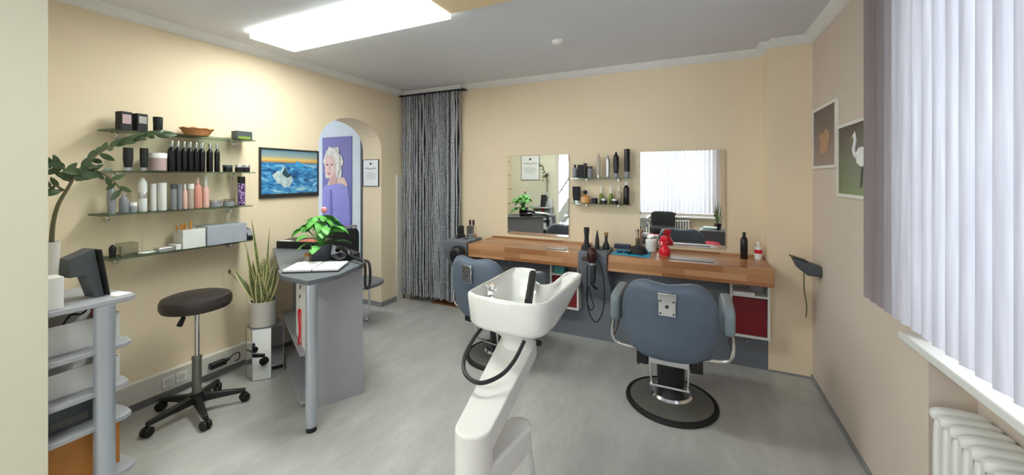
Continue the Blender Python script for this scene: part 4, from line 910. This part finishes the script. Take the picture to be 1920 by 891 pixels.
# ---- salon chairs
def salon_chair(loc, rz, label):
    t = thing('styling_chair', loc, label, 'styling chair', 'hydraulic styling chairs', rz)
    bm = BM(); lathe(bm, [(0, 0.004), (0.262, 0.004), (0.264, 0.02), (0.258, 0.028), (0.2, 0.042), (0.12, 0.056), (0, 0.06)], 64); base = mk('base_plate', bm, brushed_m, t)
    bm = BM(); lathe(bm, [(0.262, 0.0), (0.28, 0.0), (0.288, 0.012), (0.284, 0.026), (0.272, 0.032), (0.260, 0.028)], 64); mk('rubber_rim', bm, rubber_m, base)
    bm = BM(); lathe(bm, [(0, 0.05), (0.125, 0.05), (0.132, 0.06), (0.12, 0.074), (0.09, 0.078), (0, 0.08)], 40); mk('collar', bm, chrome_m, t)
    bm = BM(); lathe(bm, [(0, 0.07), (0.082, 0.07), (0.086, 0.2), (0.092, 0.345), (0, 0.345)], 32); mk('hydraulic_column', bm, black_m, t)
    bm = BM(); box(bm, -0.19, 0.19, -0.2, 0.16, 0.345, 0.385); box(bm, -0.19, -0.12, -0.23, -0.12, 0.32, 0.40); box(bm, 0.12, 0.19, -0.23, -0.12, 0.32, 0.40); mk('seat_mechanism', bm, black_m, t, bevel=0.008)
    bm = BM(); box(bm, -0.115, 0.115, -0.245, -0.20, 0.345, 0.385)
    for x in (-0.11, 0.11): tube(bm, [(x, -0.20, 0.35), (x, -.17, .25), (x * .95, -.16, .17)], 0.007, 8)
    tube(bm, [(-.118, -.165, .175), (.118, -.165, .175)], .009, 10); mk('release_frame', bm, chrome_m, t, bevel=0.004)
    bm = BM(); pillow(bm, (0, 0.03, 0.44), 0.50, 0.50, 0.13, .4, .45); mk('seat', bm, vinylblue_m, t)
    # backrest: rounded shield, wider at the shoulders, gently wrapped round the sitter
    bm = BM(); lps = []; n = 56; H0, H1 = 0.395, 0.875
    def outline(k):
        pts = []
        for i in range(n):
            a = 2 * math.pi * i / n; x = sgp(math.cos(a), .5); zz = sgp(math.sin(a), .62)
            wd = 0.272 - 0.035 * max(0, -zz) ** 2 - .012 * max(0, zz) ** 2
            zt = 0.635 + zz * 0.24 + (0.012 * math.cos(x * math.pi * 1.6) * -1 if zz > .5 else 0)
            pts.append((x * wd * k, zt * k + 0.635 * (1 - k)))
        return pts
    for y, k in ((-.055, .0), (-.056, .45), (-.052, .80), (-.04, .94), (-.012, 1.0), (.02, 1.0), (.045, .93), (.055, .78), (.058, .4), (.058, 0.0)):
        k = max(k, .01); lps.append([(x, -0.285 + y + 0.9 * x * x - .12 * (z_ - .4), z_) for x, z_ in outline(k)])
    loft(bm, lps); mk('backrest', bm, vinylblue_m, t, sharp=60)
    bm = BM(); box(bm, -0.046, 0.046, -0.402, -0.392, 0.70, 0.80); box(bm, -0.05, 0.05, -0.410, -0.385, 0.795, 0.832); br = mk('headrest_bracket', bm, chrome_m, t, bevel=0.003)
    bm = BM()
    for x, z_, r_ in ((0, .755, .010), (-.035, .715, .005), (.035, .715, .005), (-.035, .785, .005), (.035, .785, .005)): pillow(bm, (x, -.403, z_), r_ * 2, .008, r_ * 2, .9, nu=12, nv=8)
    mk('bracket_screw', bm, inkd_m, br)
    for s in (-1, 1):
        bm = BM(); pillow(bm, (s * .325, -0.03, 0.645), 0.075, 0.40, 0.19, .45, .4); mk('armrest', bm, vinylpale_m, t)
        bm = BM(); tube(bm, [(s * .335, -.19, .60), (s * .345, -.20, .52), (s * .34, -.20, .45), (s * .30, -.19, .41), (s * .17, -.17, .39)], .011, 10, 4)
        tube(bm, [(s * .335, .12, .60), (s * .345, .12, .50), (s * .345, -.08, .455), (s * .345, -.20, .455)], .010, 10, 3); mk('arm_frame', bm, chrome_m, t)
    bm = BM(); cyl(bm, (-.17, .30, .14), (.17, .30, .14), .012); 
    for s in (-1, 1): tube(bm, [(s * .17, .30, .14), (s * .16, .24, .30), (s * .15, .14, .365)], .011, 10, 3)
    mk('footrest', bm, chrome_m, t)
    bm = BM(); tube(bm, [(-.05, -.02, .30), (-.17, -.06, .28), (-.20, -.07, .24)], .006, 8, 3); mk('pump_lever', bm, black_m, t)
    return t
ch = salon_chair((-0.14, 2.77, 0), R_(0), 'blue-grey styling chair standing free at the right-hand counter')
c2 = copy_tree(ch); c2.location = (-1.47, 2.87, 0); c2.rotation_euler = (0, 0, R_(-12)); c2['label'] = 'blue-grey styling chair partly hidden behind the white washbasin'

# ---- wash basin
t = thing('wash_basin', (-0.78, 1.72, 0), 'white ceramic backwash basin on a jointed white arm in the foreground', 'washbasin')
ox, oy = -0.78, 1.72
def loopi(pts, k=3):
    P = [Vector(p) for p in pts]; n = len(P); out = []
    for i in range(n):
        p0, p1, p2, p3 = P[i - 1], P[i], P[(i + 1) % n], P[(i + 2) % n]
        for j in range(k):
            t_ = j / k
            out.append(0.5 * ((2 * p1) + (p2 - p0) * t_ + (2 * p0 - 5 * p1 + 4 * p2 - p3) * t_ * t_ + (3 * p1 - p0 - 3 * p2 + p3) * t_ ** 3))
    return out
rim = [(-.955, 1.555, .95), (-.985, 1.60, .95), (-.99, 1.85, .95), (-.985, 2.06, .955), (-.96, 2.10, .957), (-.90, 2.115, .957), (-.845, 2.105, .955), (-.825, 2.06, .945), (-.80, 2.0, .922), (-.75, 1.972, .912), (-.70, 2.0, .922),
       (-.675, 2.06, .945), (-.66, 2.11, .957), (-.62, 2.125, .96), (-.58, 2.115, .96), (-.565, 2.08, .957), (-.57, 1.85, .95), (-.575, 1.62, .95), (-.60, 1.545, .95), (-.66, 1.52, .95), (-.78, 1.52, .95), (-.90, 1.53, .95)]
rim = loopi(rim, 3); C0 = Vector((-.78, 1.74, 0))
def sh(pts, f, z, back=0.0, zm=None):
    out = []
    for p in pts:
        d_ = Vector((p.x - C0.x, p.y - C0.y)); kb = max(0, (p.y - 1.72) / 0.4)
        k = f * (1 - back * kb)
        zz = z if zm is None else z + (p.z - z) * zm * kb
        out.append((C0.x + d_.x * (f * (1 - .35 * back * kb)) - ox, C0.y + d_.y * k - oy, zz))
    return out
def circ(pts, r, z, cy=1.72):
    out = []
    for p in pts:
        d_ = Vector((p.x - C0.x, p.y - C0.y)); d_.normalize(); out.append((C0.x + d_.x * r - ox, cy + d_.y * r - oy, z))
    return out
def off_(pts, d, dz):
    out = []
    n = len(pts)
    for i, p in enumerate(pts):
        a = pts[i - 1]; b_ = pts[(i + 1) % n]; tg = Vector((b_.x - a.x, b_.y - a.y)).normalized(); nr = Vector((-tg.y, tg.x))
        out.append((p.x + nr.x * d - ox, p.y + nr.y * d - oy, p.z + dz))
    return out
sgn = 1
# orientation test: inset must shrink the outline
A_ = sum(rim[i - 1].x * rim[i].y - rim[i].x * rim[i - 1].y for i in range(len(rim)))
ins = (1 if A_ > 0 else -1)
bm = BM()
lps = [circ(rim, .084, .65), circ(rim, .084, .722), circ(rim, .105, .745), sh(rim, .66, .772, .42, .05), sh(rim, .90, .796, .30, .12), sh(rim, .945, .815, .26, .22), off_(rim, .004 * ins, -.05), off_(rim, 0, -.010), off_(rim, .003 * ins, 0), off_(rim, .014 * ins, 0.001), off_(rim, .019 * ins, -.012)]
lps += [sh(rim, .86, .89, .05, .75), sh(rim, .80, .84, .14, .45), sh(rim, .66, .812, .22, .15), circ(rim, .10, .79), circ(rim, .02, .786)]
loft(bm, lps); o = mk('basin_bowl', bm, ceramic_m, t, sharp=70)
bm = BM(); lathe(bm, [(0, .787), (.024, .787), (.026, .79), (.02, .791), (0, .789)], 20, c=(0, .0, 0.001)); mk('drain', bm, chrome_m, t)
def stadium_loft(p0, p1, w0, w1, z0, z1, t0, t1, n=10):
    """long rounded arm between p0 and p1; z = top height, t = thickness at either end"""
    a = Vector(p0); b_ = Vector(p1); d_ = (b_ - a).normalized(); s_ = Vector((-d_.y, d_.x)); top, bot = [], []
    for i in range(n + 1):
        th = math.pi / 2 + math.pi * i / n; q = a + d_ * math.cos(th) * w0 + s_ * math.sin(th) * w0; top.append((q.x - ox, q.y - oy, z0)); bot.append((q.x - ox, q.y - oy, z0 - t0))
    for i in range(n + 1):
        th = -math.pi / 2 + math.pi * i / n; q = b_ + d_ * math.cos(th) * w1 + s_ * math.sin(th) * w1; top.append((q.x - ox, q.y - oy, z1)); bot.append((q.x - ox, q.y - oy, z1 - t1))
    return bot, top
bm = BM(); bot, top_ = stadium_loft((-.785, 1.73), (-.70, 1.165), .090, .066, .70, .625, .085, .085, 16)
loft(bm, [bot, top_]); mk('upper_arm', bm, shell_m, t, bevel=0.008, bseg=3)
bm = BM(); lathe(bm, [(0, 0), (.063, 0), (.066, .004), (.066, .186), (.063, .19), (0, .19)], 36, c=(-.70 - ox, 1.165 - oy, .37)); mk('joint_drum', bm, shell_m, t)
bm = BM(); bot, top_ = stadium_loft((-.70, 1.165), (-.65, 1.43), .062, .055, .49, .49, .12, .10, 16); loft(bm, [bot, top_]); mk('lower_arm', bm, shell_m, t, bevel=0.012, bseg=3)
bm = BM(); lathe(bm, [(0, 0), (.16, 0), (.165, .01), (.13, .05), (.09, .15), (.07, .30), (.055, .40), (0, .40)], 40, c=(-.65 - ox, 1.43 - oy, 0)); mk('pedestal', bm, shell_m, t)
bm = BM(); lathe(bm, [(0, 0), (.03, 0), (.03, .05), (.02, .07), (0, .07)], 16, M=Matrix.Translation((.07, .04, .685)) @ Matrix.Rotation(R_(90), 4, 'Y') @ Matrix.Scale(.5, 4)); mk('clamp_knob', bm, black_m, t)
bm = BM(); tube(bm, [(-.655 - ox, 1.505 - oy, .80), (-.672 - ox, 1.44 - oy, .74), (-.70 - ox, 1.37 - oy, .705), (-.76 - ox, 1.31 - oy, .69), (-.84 - ox, 1.33 - oy, .70), (-.90 - ox, 1.42 - oy, .72), (-.93 - ox, 1.55 - oy, .745), (-.94 - ox, 1.66 - oy, .765), (-.93 - ox, 1.72 - oy, .80)], .0085, 10, 6); mk('shower_hose', bm, black_m, t)
bm = BM(); cyl(bm, (-.735 - ox, 1.74 - oy, .885), (-.812 - ox, 1.985 - oy, .962), .020, 20); mk('hand_shower', bm, black_m, t)
bm = BM(); box(bm, -.95 - ox, -.935 - ox, 1.69 - oy, 1.75 - oy, .87, .955); cyl(bm, (-.935 - ox, 1.72 - oy, .93), (-.905 - ox, 1.72 - oy, .93), .012); box(bm, -.92 - ox, -.90 - ox, 1.70 - oy, 1.74 - oy, .945, .955); cyl(bm, (-.935 - ox, 1.72 - oy, .89), (-.915 - ox, 1.72 - oy, .885), .010); mk('mixer_tap', bm, chrome_m, t, bevel=.002)

# ---- shelf between the mirrors
def bshelf(z, label):
    t = thing('glass_shelf', (-0.813, YB, z), label, 'shelf', 'glass shelves between the mirrors')
    bm = BM(); prism(bm, rrect(-.281, .281, -.13, -.001, .008), -.007, 0); mk('glass_board', bm, glass_m, t, flat=True)
    for x in (-.135, .17):
        bm = BM(); box(bm, x - .008, x + .008, -.05, -.001, -.022, -.007); cyl(bm, (x, -.05, -.03), (x, -.05, -.007), .009, 12); mk('bracket', bm, chrome_m, t, bevel=.002)
bshelf(1.490, 'upper of the two small glass shelves between the mirrors'); bshelf(1.246, 'lower of the two small glass shelves between the mirrors')
z = 1.4905; YI = 3.67
prod('bottle', 'product_bottle', 'dark grey bottle at the left end of the upper shelf between mirrors', 'bottle', -1.055, YI, z, .023, .13, bgrey_m, black_m)
carton('product_box', 'black box second from left on the upper shelf between mirrors', 'box', -.995, YI, z, .062, .04, .128, blackm_m)
t = thing('picture_card', (-.948, YI - .01, z), 'slim black upright card beside the black box', 'card'); bm = BM(); box(bm, -.007, .007, -.04, .04, 0, .142); mk('board', bm, black_m, t, bevel=.002)
prod('cyl', 'product_can', 'dark grey can right of the black box on the upper shelf', 'can', -.908, YI, z, .025, .112, bgrey_m, darkcab_m)
prod('cone', 'spray_bottle', 'clear pale tapered bottle on the upper shelf between mirrors', 'bottle', -.826, YI, z, .021, .238, clearish_m, silver_m)
prod('cone', 'spray_bottle', 'silver tapered bottle on the upper shelf between mirrors', 'bottle', -.736, YI, z, .022, .222, silver_m, bgrey_m, ch=.06)
prod('cone', 'spray_bottle', 'black tapered bottle with grey base on the upper shelf', 'bottle', -.659, YI, z, .026, .245, bottleblk_m, bgrey_m, ch=.18)
prod('cyl', 'spray_can', 'tallest black can with grey base at the right of the upper shelf', 'can', -.560, YI, z, .0255, .268, bgrey_m, bottleblk_m, ch=.78)
z = 1.2465
prod('tube', 'product_tube', 'black and silver tube at the left end of the lower shelf', 'tube', -1.04, YI, z, .040, .16, blackm_m, silver_m, sy=.45)
t = thing('perfume_bottle', (-.952, YI, z), 'amber perfume bottle with round black stopper on the lower shelf', 'bottle')
bm = BM(); prism(bm, rrect(-.04, .04, -.018, .018, .006), 0, .065); lathe(bm, [(0, .065), (.022, .065), (.01, .085), (0, .085)], 16); mk('body', bm, orange_m, t, bevel=.003)
bm = BM(); pillow(bm, (0, 0, .106), .04, .04, .042, 1.0); mk('stopper', bm, black_m, t)
for x, lab in ((-.855, 'small dark blue jar right of the perfume bottle on the lower shelf'), (-.765, 'small black jar with pale lid in the middle of the lower shelf'), (-.665, 'small black jar with pale lid below the clear bottle')):
    prod('jar', 'product_jar', lab, 'jar', x, YI - .03, z, .030, .052, bottleblk_m, silver_m if x > -.8 else black_m, 'small jars on the lower mirror shelf')
prod('bottle', 'product_bottle', 'left one of two green bottles with white tops on the lower shelf', 'bottle', -.805, YI + .035, z, .019, .165, green_m, bwhite_m, ch=.4)
prod('bottle', 'product_bottle', 'right one of two green bottles with white tops on the lower shelf', 'bottle', -.712, YI + .035, z, .019, .165, green_m, bwhite_m, ch=.4)
prod('bottle', 'product_bottle', 'clear bottle behind the right-hand black jar on the lower shelf', 'bottle', -.637, YI + .035, z, .018, .175, clearish_m, bwhite_m, ch=.3)
prod('bottle', 'product_bottle', 'tall black bottle with white cap at the right end of the lower shelf', 'bottle', -.566, YI, z, .027, .212, bottleblk_m, bwhite_m, ch=.16)

# ---- things on the counter
z = 0.8405
t = thing('steel_cup', (-2.13, 3.50, .8655), 'square steel cup holding two dark brush handles by the curtain', 'cup')
bm = BM(); prism(bm, rrect(-.045, .045, -.035, .035, .008), 0, .12); mk('cup', bm, chrome_m, t)
for x, lab in ((-.02, 'dark red brush handle on the left in the steel cup'), (.02, 'dark red brush handle on the right in the steel cup')):
    bm = BM(); pillow(bm, (0, 0, .03), .024, .02, .06, .6); o = mk('hair_brush', bm, mat('maroon_plastic', '#4a1c20', .4)); o.location = (-2.13 + x, 3.5, .9865); tag(o, lab, 'brush', 'brushes in the steel cup')
t = thing('hair_clipper', (-2.235, 3.46, .8655), 'black hair clipper standing left of the steel cup', 'clipper')
bm = BM(); pillow(bm, (0, 0, .06), .05, .045, .12, .4); mk('body', bm, black_m, t); bm = BM(); pillow(bm, (-.0, -.01, .014), .085, .07, .028, .5); mk('charging_stand', bm, black_m, t)
# tools in the middle holder
t = thing('razor_trimmer', (-.855, 3.34, .8655), 'tall black hair trimmer on the left of the middle tool holder', 'trimmer')
bm = BM(); lathe(bm, [(0, 0), (.05, 0), (.045, .02), (.022, .05), (.018, .10), (.024, .17), (.022, .19), (0, .19)], 20); mk('body', bm, blackm_m, t)
t = thing('hair_brush', (-.775, 3.40, .8655), 'slim pointed black comb standing in the middle tool holder', 'comb'); bm = BM(); lathe(bm, [(0, 0), (.02, 0), (.018, .07), (.004, .16), (0, .165)], 14); mk('body', bm, black_m, t)
t = thing('oil_bottle', (-.70, 3.42, .8655), 'small dark bottle with brass top on the right of the middle holder', 'bottle'); bm = BM(); lathe(bm, [(0, 0), (.03, 0), (.03, .03), (.012, .07), (.012, .12), (0, .12)], 16); mk('body', bm, black_m, t); bm = BM(); lathe(bm, [(0, .12), (.018, .12), (.018, .145), (0, .145)], 14); mk('top', bm, mat('brass', '#b08a50', .3, .8), t)
t = thing('hair_dryer', (-.765, 3.168, .80), 'dark maroon hair dryer hanging in front of the middle tool holder', 'hair dryer')
mar = mat('maroon_gloss', '#371416', .25)
bm = BM(); pillow(bm, (0, 0, .05), .085, .09, .13, .8, 1.0); mk('barrel', bm, mar, t)
bm = BM(); lathe(bm, [(0, -.03), (.03, -.03), (.034, -.01), (0, -.01)], 20); mk('ring', bm, silver_m, t)
bm = BM(); pillow(bm, (.01, 0, -.105), .04, .045, .16, .5); mk('handle', bm, black_m, t)
bm = BM(); box(bm, -.085, -.02, -.012, .012, .0, .03); mk('nozzle', bm, mar, t, bevel=.005)
bm = BM(); tube(bm, [(.0, .03, .03), (.06, .03, -.02), (.085, .04, -.14), (.085, .08, -.3), (.06, .12, -.46), (.0, .16, -.56), (-.05, .16, -.52), (-.075, .14, -.4), (-.06, .12, -.25), (-.03, .11, -.35), (-.015, .12, -.42), (-.05, .13, -.45), (-.075, .12, -.36), (-.06, .08, -.2), (-.055, .06, -.05)], .0045, 8, 7); mk('cord', bm, black_m, t)
bm = BM(); tube(bm, [(0, 0, 0), (.02, .0, -.03), (.05, .02, -.06)], .011, 10, 3); o = mk('cord_plug', bm, black_m); o.location = (-.80, 3.26, .60); tag(o, 'small black plug against the grey holder behind the dryer cord', 'plug')
bm = BM(); prism(bm, [(-.15, -.13), (.16, -.15), (.15, .11), (-.14, .12)], 0, .004); o = mk('cutting_mat', bm, blue_m); o.location = (-.49, 3.46, z); tag(o, 'bright blue mat on the counter beside the middle holder', 'mat')
for k, (x, y, a) in enumerate(((-.58, 3.42, .5), (-.53, 3.43, .9))):
    bm = BM(); pillow(bm, (0, 0, .006), .055, .014, .012, .6); o = mk('hair_clip', bm, black_m); o.location = (x, y, z + .0045); o.rotation_euler = (0, 0, a); tag(o, ['left one of two black hair clips on the blue mat', 'right one of two black hair clips, nearer the round brush'][k], 'hair clip', 'hair clips on the blue mat')
t = thing('round_brush', (-.43, 3.45, z + .0045), 'black dome-shaped round brush head lying on the blue mat', 'brush')
bm = BM(); lathe(bm, [(0, 0), (.075, 0.004), (.07, .03), (.045, .058), (0, .068)], 28); mk('dome', bm, blackm_m, t); bm = BM(); cyl(bm, (-.03, -.04, .01), (-.075, -.085, .008), .008, 10); mk('prong', bm, black_m, t); bm = BM(); cyl(bm, (.03, -.06, .01), (.03, -.095, .008), .008, 10); mk('prong', bm, black_m, t)
carton('tool_tray', 'small dark blue tray behind the blue mat on the counter', 'tray', -.60, 3.66, z, .14, .07, .035, mat('dark_blue_plastic', '#34405c', .4))
t = thing('brush_glass', (-.452, 3.665, z), 'glass holding thin makeup brushes on the counter', 'glass')
bm = BM(); lathe(bm, [(0, 0), (.03, 0), (.034, .1), (.031, .1), (.028, .004), (0, .004)], 24); mk('glass', bm, acryl_m, t)
for k in range(7):
    a = k * .9; bm = BM(); cyl(bm, (.008 * math.cos(a), .008 * math.sin(a), .006), (.036 * math.cos(a) * .75, .024 * math.sin(a), .14 + .006 * k), .0025, 6); pillow(bm, (.038 * math.cos(a) * .78, .025 * math.sin(a), .148 + .006 * k), .012, .012, .022, .8, nu=8, nv=6)
    o = mk('makeup_brush', bm, [mauve_m, blackm_m, card_m, silver_m][k % 4]); o.location = (-.452, 3.665, z); tag(o, ['mauve makeup brush leaning furthest right in the glass', 'black makeup brush toward the front right of the glass', 'brown makeup brush standing upright in the glass', 'silver makeup brush leaning left in the glass', 'mauve makeup brush leaning left in the glass', 'black makeup brush at the back of the glass', 'taller brown makeup brush at the right of the glass'][k], 'brush', 'makeup brushes in the glass')
prod('jar', 'cotton_jar', 'white lidded jar left of the red spray bottle', 'jar', -.345, 3.60, z, .045, .105, bwhite_m, bwhite_m, ch=.22)
prod('jar', 'cotton_jar', 'smaller white jar behind the lidded one on the counter', 'jar', -.36, 3.69, z, .032, .12, bwhite_m, silver_m, ch=.2)
t = thing('spray_bottle', (-.225, 3.50, z), 'red spray bottle on the counter in front of the wide mirror', 'spray bottle')
bm = BM(); lathe(bm, [(0, 0), (.042, 0), (.048, .02), (.044, .05), (.024, .08), (.018, .09), (0, .09)], 28); mk('body', bm, redp_m, t)
bm = BM(); lathe(bm, [(0, .09), (.021, .09), (.021, .11), (0, .11)], 16); pillow(bm, (-.004, 0, .135), .06, .03, .05, .6); box(bm, -.042, -.028, -.007, .007, .085, .13); mk('trigger_head', bm, redp_m, t, bevel=.004)
def tray(x, y, w_, lab):
    t = thing('inset_tray', (x, y, z), lab, 'tray', 'shiny trays let into the counters'); bm = BM(); prism(bm, rrect(-w_, w_, -.035, .035, .012), 0, .004); mk('plate', bm, brushed_m, t, bevel=.001)
tray(-1.14, 3.36, .09, 'shiny steel strip on the left counter below the narrower mirror'); tray(-.03, 3.36, .17, 'shiny steel strip on the right counter below the wide mirror')
prod('bottle', 'product_bottle', 'tall black bottle at the right end of the counter', 'bottle', .365, 3.60, z, .0265, .215, bottleblk_m, black_m, ch=.14)
t = prod('bottle', 'glue_bottle', 'white bottle with red label at the far right of the counter', 'bottle', .465, 3.62, z, .027, .14, bwhite_m, bwhite_m, ch=.25)
bm = BM(); lathe(bm, [(.0272, .05), (.0276, .05), (.0276, .08), (.0272, .08)], 24); mk('red_label', bm, redp_m, t)

# ---- bracket device in the right corner
t = thing('wall_bracket_holder', (XR, 3.33, .86), 'black tapered holder on the right wall with a cord hanging down', 'wall holder')
bm = BM(); loft(bm, [[(-.001, -.05, .02), (-.001, .05, .02), (-.001, .05, -.05), (-.001, -.05, -.05)], [(-.08, -.055, .045), (-.08, .055, .045), (-.08, .055, -.045), (-.08, -.055, -.045)], [(-.165, -.05, .07), (-.165, .05, .07), (-.135, .05, .0), (-.135, -.05, .0)]]); mk('housing', bm, darkcab_m, t, bevel=.008)
bm = BM(); loft(bm, [[(-.08, -.05, .046), (-.08, .05, .046), (-.172, .05, .072), (-.172, -.05, .072)], [(-.08, -.05, .054), (-.08, .05, .054), (-.172, .05, .080), (-.172, -.05, .080)]]); mk('lid', bm, black_m, t, bevel=.002)
bm = BM(); tube(bm, [(-.10, -.03, -.03), (-.098, -.03, -.15), (-.085, -.03, -.25), (-.088, -.03, -.34)], .004, 8, 5); mk('hanging_cord', bm, stemz_m, t)

# ---- rear of the room, seen in the mirrors
t = thing('staircase', (-3.5, -1.55, 0), 'white open staircase with balusters, seen in the narrower mirror', 'stairs')
for s in (-.3, .3):
    bm = BM(); loft(bm, [[(.16, s + o2, 0), (.34, s + o2, 0), (1.86, s + o2, 2.28), (1.86, s + o2, 2.53)] for o2 in (-.015, .015)]); mk('stringer', bm, stair_m, t, flat=True)
for k in range(11):
    x = .26 + k * .135; boxo('tread', x, x + .2, -.285, .285, .17 + k * .2025 - .03, .17 + k * .2025, stair_m, t)
for k in range(10):
    x = .36 + k * .11; bm = BM(); cyl(bm, (x, .3, .20 + (x - .3) * 1.5), (x, .3, .66 + (x - .3) * 1.5), .011, 8); mk('baluster', bm, stair_m, t)
bm = BM(); tube(bm, [(.25, .3, .585), (1.5, .3, 2.46)], .024, 10); mk('handrail', bm, stair_m, t)
bm = BM(); box(bm, .19, .24, .275, .325, 0, .66); mk('newel_post', bm, stair_m, t)
t = thing('waiting_bench', (-.22, -.85, 0), 'low dark grey bench reflected in the wide mirror', 'bench')
boxo('body', -.36, .30, -.2, .2, .05, .40, darkcab_m, t, .006); boxo('top_board', -.38, .30, -.22, .22, .40, .43, desktop_m, t, .004); boxo('plinth', -.33, .27, -.17, .17, 0, .05, black_m, t)
t = thing('side_cabinet', (.32, -.92, 0), 'grey cabinet under the magazines, reflected in the wide mirror', 'cabinet')
boxo('body', -.21, .21, -.2, .2, 0, .46, darkcab_m, t, .005); boxo('top_board', -.22, .22, -.21, .21, .46, .48, desktop_m, t, .003)
for k in range(4):
    bm = BM(); prism(bm, rrect(-.12, .12, -.09, .09, .004), 0, .012); o = mk('magazine', bm, [paper_m, bgrey_m, teal_m, paper_m][k]); o.location = (.26 + .008 * k, -.90, .4808 + .0125 * k); o.rotation_euler = (0, 0, .12 * k - .15)
    tag(o, ['lowest magazine of the small stack on the side cabinet', 'grey second magazine from the bottom on the side cabinet', 'teal third magazine from the bottom on the side cabinet', 'topmost white magazine on the side cabinet'][k], 'magazine', 'magazines on the side cabinet')
t = thing('snake_plant', (.42, -1.0, .481), 'dark snake plant in a dark pot reflected in the wide mirror', 'potted plant')
bm = BM(); lathe(bm, [(0, 0), (.05, 0), (.07, .11), (.062, .11), (.06, .09), (0, .09)], 20); mk('pot', bm, black_m, t)
bm = BM()
for i in range(9): sl(r4.uniform(-.03, .03), r4.uniform(-.03, .03), r4.uniform(.02, .35), r4.uniform(0, 6.28), r4.uniform(.3, .5), .04)
bmesh.ops.translate(bm, vec=(0, 0, -.08), verts=bm.verts[:]); mk('leaves', bm, [leafz_m, leafs_m], t)
for k in range(2):
    t = thing('red_stool', (.26 - .78 * k, -.42 - .25 * k, 0), ['low round stool with red cushion in front of the side cabinet', 'low round stool with red cushion left of the grey bench'][k], 'stool', 'red cushioned stools')
    if k: t.location = (-.80, -.95, 0)
    bm = BM(); pillow(bm, (0, 0, .26), .36, .36, .11, .6, 1.0); mk('cushion', bm, cushr_m, t)
    for a in (45, 135, 225, 315):
        bm = BM(); cyl(bm, (.12 * math.cos(R_(a)), .12 * math.sin(R_(a)), 0), (.09 * math.cos(R_(a)), .09 * math.sin(R_(a)), .22), .014, 10); mk('leg', bm, black_m, t)
t = thing('armchair', (-.62, -1.45, 0), 'black upholstered tub chair behind the bench, reflected in the wide mirror', 'armchair')
bm = BM(); pillow(bm, (0, .0, .36), .5, .48, .16, .4); mk('seat', bm, blackm_m, t)
bm = BM(); pillow(bm, (0, -.22, .56), .5, .10, .36, .35, bend=.5); mk('backrest', bm, blackm_m, t)
for sx_ in (-1, 1):
    for sy_ in (-1, 1):
        bm = BM(); cyl(bm, (sx_ * .2, sy_ * .18, 0), (sx_ * .19, sy_ * .17, .30), .016, 10); mk('leg', bm, chrome_m, t)
